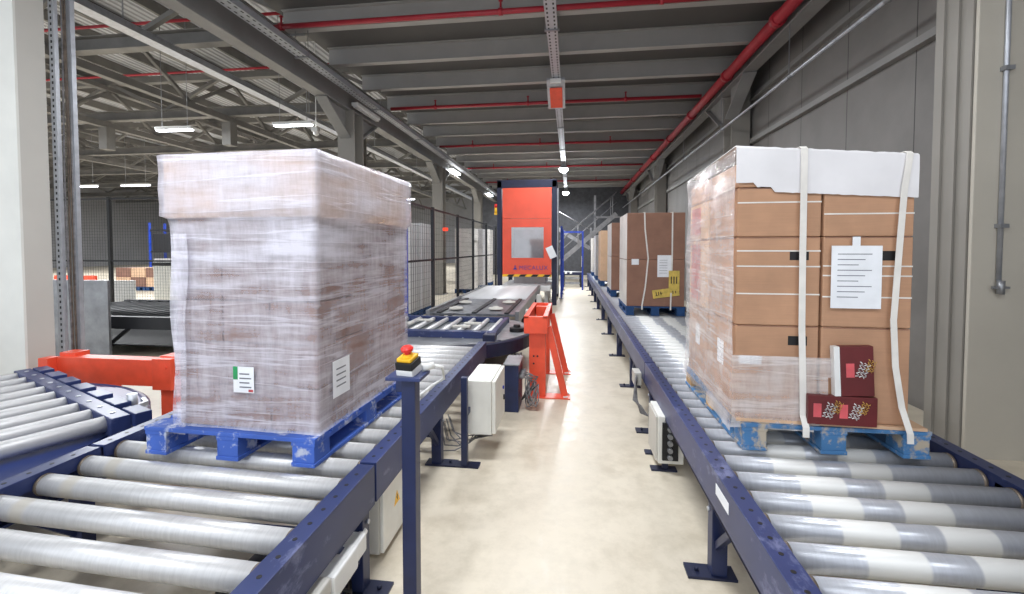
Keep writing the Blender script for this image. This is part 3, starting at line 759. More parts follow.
# --- strapped carton load on the wall side
RP = (1.33, 2.445, ZP); RR = R(-2.0)
pallet('worn pale blue pallet under the white-topped strapped cartons', RP, .885, 1.17, 0, 'pallet_teal', woodblocks=True)
RZ = Vector((1.265, RP[1] + .03, ZP + .142))
xs = ((-.405, -.006), (.006, .41)); ys = ((0, .535), (.545, 1.08)); zs = ((.018, .505), (.507, .965), (.967, 1.22))
lvl = ('bottom', 'middle', 'top'); sd = ('aisle', 'wall')
tag(local(B().box((-.40, -.02, .001), (.485, 1.11, .016)), RZ, RR).build('card_sheet', 'card_tan'), 'flat tan cardboard sheet between the worn pallet and its cartons', 'cardboard sheet')
def hand_hole(b, x, z):
    b.mat(1).box((x - .035, -.0012, z - .017), (x + .035, .004, z + .017)).mat(0); return b
for iz in range(3):
    for ix in range(2):
        for iy in range(2):
            (a, c), (d, e), (f, g) = xs[ix], ys[iy], zs[iz]
            o = local(B().box((a, d, f), (c, e, g), .008), RZ, RR).build('carton', 'card' if not (iy and not ix and iz) else 'card_tan')
            tag(o, 'brown carton, %s row, %s side, %s of the white-topped strapped load' % (lvl[iz], sd[ix], 'front' if not iy else 'rear'), 'carton', 'cartons of the white-topped strapped load')
            if iy == 0:
                hx = {0: -.105, 1: .31}[ix]; hz = {0: .43, 1: .87}.get(iz)
                if hz and not (iz == 0 and ix == 1):
                    local(B().box((hx - .045, -.0015, hz - .024), (hx + .045, .003, hz + .024), .001), RZ, RR).build('hand_hole', 'black', o)
                for zz in {0: (), 1: ((.667, .81, .89), (.657, .765, .814))[ix], 2: ((1.14,), (1.077,))[ix]}[iz]:
                    local(B().box((a, -.0022, zz), (c, -.0004, zz + .007)), RZ, RR).build('string', 'strap', o)
                if iz == 0 and ix == 0: local(B().box((a + .02, -.002, .30), (a + .13, -.0004, .345)), RZ, RR).build('label', 'paper', o)
                # centre flap seam
                local(B().box((a + .01, -.0012, g - .006), (c - .01, .002, g - .002)), RZ, RR).build('flap_seam', 'card_dark', o)
            if ix == 0 and iy == 1 and iz: local(B().box((a - .002, d + .22, f + .03), (a - .0004, e - .06, g - .03)), RZ, RR).build('printed_panel', 'pink_dull', o)
            if ix == 0 and iz == 0: local(B().box((a - .002, d + .2, f + .22), (a - .0004, d + .32, f + .36)), RZ, RR).build('label', 'paper', o)
            if ix == 0: local(B().box((a - .0015, d + .01, g - .008), (a + .001, e - .01, g - .002)), RZ, RR).build('flap_seam', 'card_dark', o)
# white top sheet folded down the front with a ragged edge
b = B()
n = 40; front = []
for i in range(n + 1):
    x = -.418 + .836 * i / n
    low = 1.245 if i < 5 else 1.222 if i < 9 else (1.195 - .04 * (i - 9) / 31)
    low += .004 * noise.noise((i * .9, 0, 3)); a = .0012 * noise.noise((i * .4, 1, 0))
    front.append([(x, -.012 + a, low), (x, -.014 - a * .6, (low + 1.44) / 2), (x, -.012, 1.428 - .066 * i / n), (x, 0.0, 1.44 - .068 * i / n + .004 * noise.noise((i * .5, 7, 0))), (x, 1.09, 1.42 - .055 * i / n)])
vv = [[b.bm.verts.new(p) for p in c] for c in front]
for a, c in zip(vv, vv[1:]):
    for k in range(4): b.bm.faces.new((a[k], c[k], c[k + 1], a[k + 1])).smooth = False
rt = [b.bm.verts.new(p) for p in ((.42, -.01, 1.16), (.42, 1.09, 1.17))]
b.bm.faces.new((vv[-1][0], rt[0], rt[1], vv[-1][4], vv[-1][3], vv[-1][2], vv[-1][1]))
bmesh.ops.recalc_face_normals(b.bm, faces=b.bm.faces[:]); bmesh.ops.solidify(b.bm, geom=b.bm.faces[:], thickness=.003); bmesh.ops.recalc_face_normals(b.bm, faces=b.bm.faces[:])
tag(local(b, RZ, RR).build('cover_sheet', 'sheet'), 'white sheet folded over the top and front of the strapped carton load', 'cover sheet')
# filler tray under the sheet
tag(local(B().box((-.402, .0, 1.223), (.405, 1.075, 1.352), .008), RZ, RR).build('carton_tray', 'card'), 'shallow carton tray showing at the aisle side beneath the white sheet', 'carton')
lv = [(-.05, -.01), (0, -.004)] + [(.06 * i, 0) for i in range(1, 24)] + [(1.42, .004)]
fo = thing('stretch_film', 'shiny clear film on the aisle face of the white-topped strapped load', 'film', RZ)
local(wrap(lv, -.425, .425, -.02, 1.1, amp=.012, seed=3.3, top=False, sides='L'), RZ, RR).build('film_wrap', 'film_clear', fo)
lv = [(-.03, -.008)] + [(.05 * i, 0) for i in range(0, 8)]
b = wrap(lv, -.425, .425, -.02, 1.1, amp=.01, seed=8.3, top=False, sides='F')
bmesh.ops.delete(b.bm, geom=[v for v in b.bm.verts if v.co.x > -.0 + .3 * v.co.z], context='VERTS')
local(b, RZ, RR).build('film_skirt', 'film_clear', fo)
# white vertical straps
def strap(pts, w, label, group):
    b = B(); pr = None
    for x, y, z in pts:
        q = [b.bm.verts.new((x - w / 2, y, z)), b.bm.verts.new((x + w / 2, y, z))]
        if pr: b.bm.faces.new((pr[0], pr[1], q[1], q[0]))
        pr = q
    bmesh.ops.recalc_face_normals(b.bm, faces=b.bm.faces[:]); bmesh.ops.solidify(b.bm, geom=b.bm.faces[:], thickness=.002); bmesh.ops.recalc_face_normals(b.bm, faces=b.bm.faces[:])
    return tag(b.build('strap', 'strap'), label, 'strap', group)
def wl(loc, rz, pts):
    m = Matrix.Translation(loc) @ Matrix.Rotation(rz, 4, 'Z'); return [m @ Vector(p) for p in pts]
strap(wl(RZ, RR, [(-.10, 1.1, 1.3), (-.10, 1.096, 1.41), (-.10, .5, 1.42), (-.10, -.002, 1.424), (-.10, -.022, 1.41), (-.10, -.024, 1.2), (-.099, -.024, .9), (-.095, -.024, .5), (-.085, -.026, .2), (-.082, -.03, .05), (-.08, -.06, .0), (-.08, -.06, -.05)]), .032, 'white strap down the front of the white-topped load, beside the hand holes', 'white straps on the strapped loads')
strap(wl(RZ, RR, [(.375, 1.1, 1.3), (.372, 1.096, 1.36), (.372, .5, 1.378), (.372, -.002, 1.384), (.372, -.022, 1.37), (.35, -.024, 1.2), (.335, -.024, .9), (.318, -.026, .55), (.33, -.03, .32), (.36, -.035, .12), (.385, -.06, 0), (.388, -.06, -.05)]), .03, 'white strap curving down the wall end of the white-topped load front', 'white straps on the strapped loads')
# document, printed boxes
b = B().box((.037, -.018, .605), (.265, -.016, .92)).mat(1)
for k in range(9): b.box((.065, -.0188, .66 + .027 * k), (.16 + .06 * ((k * 7) % 3) / 2, -.018, .664 + .027 * k))
b.mat(0).box((.13, -.02, .905), (.165, -.0155, .965))
tag(local(b, RZ, RR).build('document', ['paper', 'ink']), 'white printed sheet taped on the front of the white-topped load', 'paper')
def squiggle(b, x, z, y, s, mi, ang):
    b.mat(mi)
    for j in range(3):
        pts = []
        for i in range(14):
            u = (i / 13 - .5) * .10 * s; v = (j - 1) * .022 * s + .011 * s * math.sin(i * 1.9 + j)
            pts.append((x + u * math.cos(ang) - v * math.sin(ang), y, z + u * math.sin(ang) + v * math.cos(ang)))
        b.tube(pts, .0035 * s, 5)
def printed_box(label, lo, hi, tilt, marks):
    t = thing('printed_box', label, 'box', RZ, 'maroon printed boxes')
    c = Vector(((lo[0] + hi[0]) / 2, 0, (lo[2] + hi[2]) / 2)); rot = Matrix.Translation(c) @ Matrix.Rotation(tilt, 4, 'Y') @ Matrix.Translation(-c)
    b = B().box(lo, hi, .003); bmesh.ops.transform(b.bm, verts=b.bm.verts, matrix=rot); local(b, RZ, RR).build('body', 'maroon', t)
    b = B()
    for x, z, k in marks:
        b.mat(0).box((x - .025, lo[1] - .001, z - .035), (x + .012, lo[1], z + .035), .0)
        squiggle(b, x + .05, z, lo[1] - .002, .75, 1, R(70)); squiggle(b, x + .085, z + .02, lo[1] - .002, .6, 2, R(70))
    bmesh.ops.transform(b.bm, verts=b.bm.verts, matrix=rot); local(b, RZ, RR).build('print', ['pink', 'white', 'gold'], t)
    return t, rot
printed_box('maroon printed box lying flat at the foot of the strapped load', (-.07, -.05, .018), (.245, -.012, .165), 0, [(-.02, .09, 0), (.10, .09, 0)])
pb, rot = printed_box('maroon printed box propped upright above the flat one, white spine showing', (.075, -.05, .17), (.225, -.012, .42), R(-3), [(.125, .30, 0)])
b = B().box((.047, -.05, .17), (.074, -.012, .42), .002); bmesh.ops.transform(b.bm, verts=b.bm.verts, matrix=rot); local(b, RZ, RR).build('spine', 'white', pb, label='white spine')

# --- following loads on the wall side line
def rear_load(y, x0, x1, h, names, mats, tiers, face=None):
    z = ZP + .142; cx = (x0 + x1) / 2
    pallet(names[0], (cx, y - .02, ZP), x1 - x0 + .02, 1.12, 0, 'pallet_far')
    hh = h / tiers
    for k in range(tiers):
        o = B().box((x0, y, z + .001 + k * hh), (x1, y + 1.05, z - .002 + (k + 1) * hh), .01).build('carton', mats[0])
        tag(o, (names[1] % ('upper' if k == tiers - 1 else 'lower')) if tiers > 1 else names[1], 'carton', 'big cartons on the wall-side loads')
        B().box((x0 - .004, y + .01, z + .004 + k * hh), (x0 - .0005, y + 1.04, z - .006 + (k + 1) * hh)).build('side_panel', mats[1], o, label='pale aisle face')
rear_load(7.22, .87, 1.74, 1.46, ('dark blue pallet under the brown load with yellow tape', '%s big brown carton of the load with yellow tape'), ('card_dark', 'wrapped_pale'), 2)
Y2 = 7.22; zb = ZP + .142
def sp(pts, w, label): strap(pts, w, label, 'thin straps on the taped brown load')
sp([(1.13, Y2 + 1.0, zb + 1.47), (1.13, Y2 - .006, zb + 1.468), (1.14, Y2 - .008, zb + 1.2), (1.19, Y2 - .012, zb + .75), (1.15, Y2 - .01, zb + .3), (1.10, Y2 - .03, zb + .02), (1.10, Y2 - .03, zb - .05)], .022, 'thin pale strap bent inward on the taped brown load, aisle end')
sp([(1.55, Y2 + 1.0, zb + 1.47), (1.55, Y2 - .006, zb + 1.468), (1.55, Y2 - .008, zb + .8), (1.54, Y2 - .01, zb + .3), (1.53, Y2 - .03, zb + .02), (1.53, Y2 - .03, zb - .05)], .022, 'thin straight pale strap on the taped brown load, wall end')
b = B().box((1.33, Y2 - .006, zb + .46), (1.54, Y2 - .004, zb + .80)).mat(1)
for k in range(6): b.box((1.36, Y2 - .007, zb + .52 + .04 * k), (1.48, Y2 - .006, zb + .525 + .04 * k))
tag(b.build('document', ['paper', 'ink']), 'white sheet on the front of the brown load with yellow tape', 'paper')
tag(B().box((.94, Y2 - .002, zb + .65), (1.05, Y2, zb + .74)).build('label', 'paper'), 'small white label at the aisle end of the taped brown load', 'label')
b = B().box((1.26, Y2 - .016, zb + .15), (1.66, Y2 - .014, zb + .28)).mat(1)
for x in (1.31, 1.345, 1.38, 1.56, 1.60): b.box((x, Y2 - .0175, zb + .19), (x + .012, Y2 - .016, zb + .245))
b.box((1.30, Y2 - .0175, zb + .185), (1.34, Y2 - .016, zb + .195)).box((1.37, Y2 - .0175, zb + .215), (1.41, Y2 - .016, zb + .225))
bmesh.ops.rotate(b.bm, verts=b.bm.verts, cent=(1.46, Y2, zb + .21), matrix=Matrix.Rotation(R(-8), 3, 'Y'))
tag(b.build('tape', ['tape', 'dark_ink']), 'sloping yellow tape with dark marks low on the brown load', 'tape', 'yellow tapes')
b = B().box((1.50, Y2 - .019, zb + .25), (1.66, Y2 - .017, zb + .56)).mat(1)
for x in (1.53, 1.57, 1.61): b.box((x, Y2 - .0205, zb + .36), (x + .016, Y2 - .019, zb + .47))
tag(b.build('tape', ['tape', 'dark_ink']), 'upright yellow tape crossing the sloping one on the brown load', 'tape', 'yellow tapes')
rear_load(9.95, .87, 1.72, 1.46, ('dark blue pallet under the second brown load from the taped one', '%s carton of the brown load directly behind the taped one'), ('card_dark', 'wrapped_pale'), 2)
tag(B().box((1.08, 9.948, 1.62), (1.16, 9.95, 1.69)).build('label', 'paper'), 'small white label on the load behind the taped one, upper', 'label', 'labels on the second brown load')
rear_load(12.7, .82, 1.65, 1.40, ('dark blue pallet under the tan load', 'tan load, third behind the white-topped one, deep along the wall conveyor'), ('card_tan', 'card_tan'), 1)
rear_load(15.1, .82, 1.65, 1.34, ('dark blue pallet under the grey wrapped load', 'grey wrapped load standing behind the tan one'), ('wrapped', 'wrapped'), 1)
rear_load(17.3, .80, 1.62, 1.30, ('dark blue pallet under the last white load', 'white wrapped load, last along the wall conveyor'), ('wrapped_pale', 'wrapped_pale'), 1)

# ------------------------------------------------------------------ posts, cabinets, drives
t = thing('emergency_stop_post', 'navy floor post carrying a red and yellow emergency stop button', 'emergency stop', (-.645, 1.75, 0))
B().box((-.676, 1.72, .01), (-.618, 1.78, 1.07), .004).build('post', 'navy_plain', t)
B().box((-.74, 1.66, 0), (-.55, 1.84, .01)).build('foot_plate', 'navy_dark', t)
B().box((-.735, 1.70, 1.07), (-.59, 1.83, 1.085), .003).box((-.735, 1.81, .99), (-.705, 1.84, 1.085), .003).build('bracket', 'navy', t)
tl = Matrix.Translation((-.655, 1.76, 1.085)) @ Matrix.Rotation(R(-10), 4, 'Z') @ Matrix.Rotation(R(12), 4, 'X')
eb = B().box((-.04, -.035, .0), (.035, .045, .03), .005, mtx=None); bmesh.ops.transform(eb.bm, verts=eb.bm.verts, matrix=tl); sb = eb.build('switch_base', 'white', t)
eb = B().box((-.04, -.035, .03), (.035, .045, .062), .004); bmesh.ops.transform(eb.bm, verts=eb.bm.verts, matrix=tl); eb.build('switch_body', 'black', t)
eb = B().box((-.035, -.03, .062), (.03, .04, .078), .006).lathe([(.022, .078), (.02, .088)], (0, .005, 0), 18); bmesh.ops.transform(eb.bm, verts=eb.bm.verts, matrix=tl); eb.build('yellow_cover', 'yellow', t)
eb = B().lathe([(.013, .085), (.013, .097), (.024, .101), (.026, .112), (.018, .119)], (0, .005, 0), 20); bmesh.ops.transform(eb.bm, verts=eb.bm.verts, matrix=tl); eb.build('stop_button', 'estop_red', t)
B().cyl((-.615, 1.80, 1.10), (-.575, 1.83, 1.105), .015, 12).tube([(-.575, 1.83, 1.105), (-.545, 1.86, 1.09), (-.55, 1.90, 1.03), (-.60, 1.88, 1.0), (-.645, 1.80, .97), (-.65, 1.786, .8), (-.65, 1.786, .3), (-.65, 1.786, .02)], .007, 8).build('cable', 'white', t)

t = thing('control_cabinet', 'white control cabinet on a navy post beside the conveyor', 'cabinet', (-.675, 3.55, 0))
B().box((-.785, 3.30, .19), (-.59, 3.80, .60), .006).build('body', 'box_white', t)
B().box((-.588, 3.31, .195), (-.56, 3.79, .595), .006).build('door', 'box_white', t)
B().cyl((-.56, 3.68, .44), (-.55, 3.68, .44), .014, 12).build('indicator', 'blue', t)
B().box((-.56, 3.70, .33), (-.548, 3.72, .37), .002).build('handle', 'black', t)
B().box((-.79, 3.16, .01), (-.745, 3.205, .66), .003).build('post', 'navy_plain', t)
B().box((-.84, 3.15, 0), (-.66, 3.24, .01)).build('foot_plate', 'navy_dark', t)
B().box((-.78, 3.20, .36), (-.75, 3.30, .40)).build('mounting_bracket', 'navy_plain', t)
b = B()
for k in range(7):
    x = -.75 + .025 * k
    b.tube([(x, 3.45, .19), (x - .01, 3.46, .12), (x - .05 - .02 * k, 3.42 - .03 * (k % 3), .06 + .012 * k), (x - .14 - .015 * k, 3.36 + .05 * (k % 4), .03 + .012 * k), (-.98, 3.34 + .06 * k, .03 + .02 * (k % 3)), (-1.05, 3.5 + .05 * k, .12 + .02 * (k % 3))], .0055, 6)
b.build('cable_bundle', 'cable_grey', t)

t = thing('drive_cabinet', 'navy drive cabinet with grey cable loops beside the flat turntable', 'cabinet', (-.56, 4.4, 0))
B().box((-.64, 4.30, .0), (-.50, 4.66, .46), .006).build('body', 'navy_plain', t)
B().box((-.65, 4.29, .46), (-.49, 4.67, .475), .004).build('lid', 'steel', t)
for k in range(4): B().cyl((-.50, 4.36 + .07 * k, .34), (-.45, 4.36 + .07 * k, .34), .022, 10).build('cable_gland', 'cable_grey', t)
b = B()
for k in range(8):
    a = k * .4; r = .10 + .012 * (k % 4)
    pts = [(-.46, 4.36 + .07 * (k % 4), .33)] + [(-.40 + .05 * math.cos(u + a) + .02 * (k % 3), 4.45 + .1 * math.sin(u * .9 + a), .17 + r * math.cos(u)) for u in [i * .5 for i in range(12)]] + [(-.49, 4.5, .06)]
    b.tube(pts, .006, 6)
b.build('cable_loop', 'cable_grey', t)

t = thing('junction_cabinet', 'pale cabinet with a yellow warning triangle hung under the conveyor rail', 'cabinet', (-1.03, 2.33, 0))
B().box((-1.12, 2.14, .03), (-.965, 2.5, .36), .006).build('body', 'offwhite', t)
B().box((-.964, 2.15, .035), (-.945, 2.49, .355), .004).build('door', 'box_white', t)
b = B().prism([(2.29, .20), (2.37, .20), (2.33, .27)], 'X', -.945, -.9435).mat(1).prism([(2.325, .255), (2.34, .235), (2.332, .235), (2.338, .212), (2.32, .238), (2.33, .238)], 'X', -.9435, -.9425)
b.build('warning_sign', ['yellow', 'black'], t)
t = thing('gear_motor', 'grey geared drive motor with a white plug under the near conveyor rail', 'motor', (-1.02, 1.6, 0))
B().box((-1.06, 1.10, .22), (-.905, 1.58, .34), .012).build('terminal_housing', 'offwhite', t)
B().box((-1.0, 1.60, .22), (-.905, 1.80, .32), .01).box((-.98, 1.80, .23), (-.915, 1.90, .31), .008).build('plug', 'white', t)
B().cyl((-.95, 1.88, .27), (-.95, 1.94, .29), .02, 12).tube([(-.95, 1.94, .29), (-.985, 2.0, .33), (-1.03, 2.08, .33)], .012, 8).build('cable', 'white', t)
B().cyl((-1.26, 1.5, .25), (-1.26, 1.84, .25), .085, 20).box((-1.2, 1.55, .16), (-1.04, 1.85, .3), .01).build('motor_body', 'dark', t)
B().box((-1.14, 1.52, .02), (-1.0, 1.86, .17), .006).box((-1.2, 1.3, 0), (-1.0, 1.9, .02)).build('support', 'navy_dark', t)
for k in range(4): B().cyl((-1.0, 1.58 + .07 * k, .12), (-.985, 1.58 + .07 * k, .12), .018, 10).build('socket', 'black', t)
b = B()
for k in range(4): b.tube([(-.985, 1.58 + .07 * k, .12), (-.95, 1.6 + .07 * k, .1), (-.955, 1.7 + .04 * k, .03 + .012 * k), (-1.0, 1.9, .04 + .01 * k), (-1.1, 2.05, .08)], .008, 6)
b.build('cable', 'black', t)

t = thing('junction_cabinet', 'white cabinet with open cable sockets under the wall-side conveyor rail', 'cabinet', (.71, 3.45, 0))
B().box((.625, 3.28, .06), (.80, 3.62, .40), .005).build('body', 'box_white', t)
B().box((.61, 3.30, .07), (.624, 3.60, .39), .003).build('door', 'offwhite', t)
B().box((.65, 3.262, .09), (.76, 3.28, .36), .003).build('socket_plate', 'black', t)
for k in range(5):
    B().cyl((.70, 3.262, .12 + .05 * k), (.70, 3.235, .12 + .05 * k), .018, 10).build('socket', 'steel', t)
for y in (3.32, 3.58): B().box((.66, y - .015, .012), (.70, y + .015, .06)).box((.58, y - .035, 0), (.76, y + .035, .012)).build('foot', 'navy_dark', t)
t = thing('valve_block', 'grey valve block with looped hoses on the wall-side conveyor leg', 'valve', (.66, 4.4, 0))
B().box((.60, 4.34, .30), (.668, 4.52, .42), .006).build('body', 'offwhite', t)
b = B()
for k in range(4): b.tube([(.62, 4.34, .33 + .02 * k), (.60, 4.24, .33 + .02 * k), (.60 - .01 * k, 4.16, .22), (.63, 4.12, .12 + .02 * k), (.69, 4.1, .1), (.74, 4.13, .2)], .009, 6)
b.build('hose', 'cable_grey', t)
tag(B().box((.6685, 1.98, .465), (.6697, 2.15, .515)).build('rail_sticker', 'paper'), 'pale sticker on the aisle side of the near wall-side rail', 'sticker')

# ------------------------------------------------------------------ orange machine
t = thing('lift_machine', 'tall orange machine with a window and navy frame at the end of the post-side line', 'machine', (-1.22, 13.5, 0))
for x in (-2.08, -.53):
    B().box((x, 12.62, 0), (x + .13, 12.76, 3.5), .006).build('frame_post', 'navy_dark', t)
    B().box((x, 14.9, 0), (x + .13, 15.04, 3.5), .006).build('frame_post', 'navy_dark', t)
B().box((-2.08, 12.62, 3.3), (-.4, 12.76, 3.52), .006).box((-2.08, 14.9, 3.3), (-.4, 15.04, 3.52), .006).box((-2.08, 12.7, 3.4), (-1.95, 15, 3.52)).box((-.53, 12.7, 3.4), (-.4, 15, 3.52)).build('head_frame', 'navy_dark', t)
b = B()
pz = (.93, 1.33, 2.2, 2.43, 3.28)
b.box((-1.92, 12.58, .87), (-1.67, 12.62, 2.43), .003).box((-.76, 12.58, .87), (-.54, 12.62, 2.43), .003).box((-1.67, 12.58, .87), (-.76, 12.62, 1.33), .003).box((-1.67, 12.58, 2.19), (-.76, 12.62, 2.43), .003)
b.box((-1.92, 12.58, 2.437), (-.54, 12.62, 3.29), .003)
pn = b.build('front_panel', 'machine_orange', t)
B().box((-1.67, 12.597, 1.33), (-.76, 12.603, 2.19)).build('window_pane', 'glass', t)
b = B(); w = .018
b.box((-1.69, 12.57, 1.31), (-.74, 12.58, 1.33)).box((-1.69, 12.57, 2.19), (-.74, 12.58, 2.21)).box((-1.69, 12.57, 1.33), (-1.67, 12.58, 2.19)).box((-.76, 12.57, 1.33), (-.74, 12.58, 2.19))
b.build('window_frame', 'orange', t)
b = B().box((-1.92, 12.57, .80), (-.54, 12.62, .868)).mat(1)
for k in range(4):
    x = -1.8 + .34 * k; b.prism([(x, .802), (x + .17, .802), (x + .23, .866), (x + .06, .866)], 'Y', 12.566, 12.57)
b.build('hazard_strip', ['yellow', 'black'], t)
B().box((-2.06, 12.8, .9), (-2.03, 14.9, 3.4)).build('side_panel', 'navy_dark', t)
B().box((-.45, 12.8, .9), (-.42, 14.9, 3.4)).build('side_panel', 'navy_dark', t)
B().box((-2.0, 14.88, .9), (-.48, 14.9, 3.4)).build('rear_panel', 'offwhite', t)
B().box((-.40, 12.9, .3), (-.36, 13.0, 3.3), .004).build('cable_duct', 'galv', t)
B().box((-2.0, 12.545, .40), (-.56, 14.85, .55), .01).box((-1.8, 12.85, 0), (-1.7, 12.95, .4)).box((-.75, 12.85, 0), (-.65, 12.95, .4)).box((-1.8, 14.6, 0), (-1.7, 14.7, .4)).box((-.75, 14.6, 0), (-.65, 14.7, .4)).build('inner_bed', 'pale_bed', t)
# lettering
cu = bpy.data.curves.new('lettering', 'FONT'); cu.body = 'MECALUX'; cu.size = .165; cu.extrude = .002; cu.space_character = 1.12
tmp = bpy.data.objects.new('tmp', cu); COL.objects.link(tmp)
dg = bpy.context.evaluated_depsgraph_get(); me = bpy.data.meshes.new_from_object(tmp.evaluated_get(dg)); bpy.data.objects.remove(tmp)
me.materials.append(M['blue_print']); tx = bpy.data.objects.new('lettering', me); COL.objects.link(tx); tx.parent = t
tx.rotation_euler = (R(90), 0, 0); tx.location = Vector((-1.45, 12.577, 1.0)) - ORG[t.name]
B().prism([(-1.62, 1.0), (-1.5, 1.0), (-1.54, 1.06), (-1.58, 1.06)], 'Y', 12.574, 12.58).prism([(-1.585, 1.075), (-1.535, 1.075), (-1.56, 1.13)], 'Y', 12.574, 12.58).build('emblem', 'blue_print', t)
# wrapped goods inside the machine
tag(B().box((-1.7, 13.35, .551), (-.74, 14.45, 2.15), .02).build('wrapped_load', 'wrapped'), 'grey wrapped load seen through the window of the orange machine', 'load')
area('machine_inner_fill', (-1.2, 12.95, 3.2), 1.2, .2, 10)  # added light with no fitting, brightens the inside of the machine
o = B().box((-.10, -.002, -.165), (.10, .002, .165)).build('notice_sheet', 'paper'); o.rotation_euler = (0, R(-24), 0); o.location = (-.47, 12.352, 1.34)
ORG[o.name] = Vector((0, 0, 0)); tag(o, 'white notice sheet hanging tilted at the corner of the orange machine', 'paper')
t = thing('sheet_holder', 'thin navy arm holding the tilted notice sheet out from the machine', 'holder', (-.47, 12.5, 1.4))
B().bar((-.47, 12.352, 1.38), (-.47, 12.63, 1.38), .03, .03).build('arm', 'navy_dark', t)
t = thing('signal_light', 'small yellow and red signal light on the fence side of the machine', 'signal light', (-2.15, 12.6, 2.7))
B().box((-2.16, 12.6, 2.55), (-2.0795, 12.68, 2.6)).cyl((-2.12, 12.63, 2.6), (-2.12, 12.63, 2.75), .035, 12).build('base', 'yellow', t)
B().cyl((-2.12, 12.63, 2.75), (-2.12, 12.63, 2.85), .04, 12).build('lens', 'estop_red', t)

# ------------------------------------------------------------------ fence beside the line
def mesh_panel(b, p, q, z0, z1, st=.1):
    p = Vector((p[0], p[1], 0)); q = Vector((q[0], q[1], 0)); d = q - p; n = max(2, int(d.length / st))
    for k in range(n + 1):
        c = p + d * (k / n); b.bar((c.x, c.y, z0), (c.x, c.y, z1), .003, .003)
    m = int((z1 - z0) / st)
    for k in range(m + 1):
        z = z0 + (z1 - z0) * k / m; b.bar((p.x, p.y, z), (q.x, q.y, z), .003, .003)
def fence(label, pts, h, pm='dark', z0=.12, mids=(1.37,), rails='dark', st=.12, zlow=None):
    t = thing('mesh_fence', label, 'fence', (pts[0][0], pts[0][1], 0))
    for i, (x, y) in enumerate(pts):
        m = pm if isinstance(pm, str) else pm[min(i, len(pm) - 1)]
        p = B().box((x - .03, y - .03, .01), (x + .03, y + .03, h), .003).build('post', m, t)
        B().box((x - .07, y - .07, 0), (x + .07, y + .07, .01)).build('foot_plate', 'dark', p)
    for (a, b_), (c, d) in zip(pts, pts[1:]):
        b = B(); mesh_panel(b, (a, b_), (c, d), zlow or z0, h - .04, st)
        for z in (z0, *mids, h - .04): b.bar((a, b_, z), (c, d, z), .03, .035)
        b.build('mesh_panel', rails, t)
    return t
fence('dark mesh fence with a bright blue end post along the post-side line', [(-2.75, y) for y in (7.25, 8.75, 10.75, 12.5, 14.5, 16.4)], 2.42, ['blue', 'dark'], .15)
fence('black mesh fence behind the dark conveyor, beyond the turntable', [(-13.5, 8.2), (-11.5, 8.2), (-9.5, 8.2), (-6.6, 8.2), (-5.2, 8.2)], 2.66, 'black', .30, (1.34,), 'black', .06)
fence('blue mesh fence along the aisle between the machine and the stairs', [(-.3, 14.3), (-.3, 15.8), (-.3, 17.3)], 2.3, 'blue', .1, (1.2,), 'blue', .15)
t = thing('gate_frame', 'open blue gate frame across the far end of the aisle', 'gate', (.02, 17.4, 0))
B().box((.41, 17.35, 0), (.47, 17.41, 2.25)).build('post', 'blue', t)
B().box((-.27, 17.38, 2.19), (.41, 17.40, 2.25)).build('head_rail', 'blue', t)
B().box((.395, 17.33, .9), (.41, 17.36, 1.3)).build('latch', 'white', t)
# far end transfer car
t = thing('transfer_station', 'dark end conveyor with pale rollers across the far end of the aisle', 'conveyor', (.05, 19, 0))
B().box((-.4, 18.6, .5), (.5, 18.68, .62), .01).box((-.4, 19.6, .5), (.5, 19.68, .62), .01).build('side_rail', 'navy_dark', t)
for x in (-.3, .4): B().box((x - .04, 18.6, 0), (x + .04, 18.68, .5)).box((x - .04, 19.6, 0), (x + .04, 19.68, .5)).build('leg', 'dark', t)
B().box((-.32, 18.64, .12), (.42, 18.66, .22)).box((-.32, 18.62, .34), (.42, 18.66, .42)).build('cross_bar', 'steel', t)
for k in range(5): B().cyl((-.36, 18.76 + .18 * k, .57), (.46, 18.76 + .18 * k, .57), .04, 12).build('roller', 'roller_clean', t)
for x in (-.2, .0): B().lathe([(.05, 0), (.05, .08), (.03, .1)], (x, 18.55, .56), 12).build('sensor', 'white', t)
# stairs
t = thing('staircase', 'grey steel staircase with handrails climbing against the dark back wall', 'stairs', (0, 23.5, 0))
n = 16
for s in (0, 1.1):
    B().bar((-1.5, 22.6 + s, .1), (2.2, 22.6 + s, 3.3), .03, .22).build('stringer', 'stair', t)
    for k in range(3):
        u = .05 + .45 * k; x = -1.5 + 3.7 * u; z = .1 + 3.2 * u
        B().cyl((x, 22.6 + s, z), (x, 22.6 + s, z + 1.05), .02, 8).build('baluster', 'stair', t)
    B().cyl((-1.5, 22.6 + s, 1.15), (2.2, 22.6 + s, 4.35), .025, 10).build('handrail', 'stair', t)
    B().cyl((-1.5, 22.6 + s, .65), (2.2, 22.6 + s, 3.85), .018, 8).build('mid_rail', 'stair', t)
for k in range(n):
    x = -1.4 + 3.6 * k / n; B().box((x, 22.6, .2 + 3.2 * k / n), (x + .25, 23.7, .23 + 3.2 * k / n)).build('tread', 'stair', t)
B().bar((-3.2, 24.6, 4.2), (1.0, 24.6, 1.6), .03, .2).build('upper_stringer', 'stair', t)
B().cyl((-3.2, 24.6, 5.1), (1.0, 24.6, 2.6), .025, 8).build('upper_handrail', 'stair', t)
B().box((1.2, 24.3, 0), (1.3, 24.4, 4.4)).box((3.0, 24.3, 0), (3.1, 24.4, 4.4)).box((1.2, 24.3, 3.2), (3.1, 24.4, 3.3)).box((1.0, 24.5, 1.5), (1.1, 24.6, 2.7)).build('landing_frame', 'stair', t)

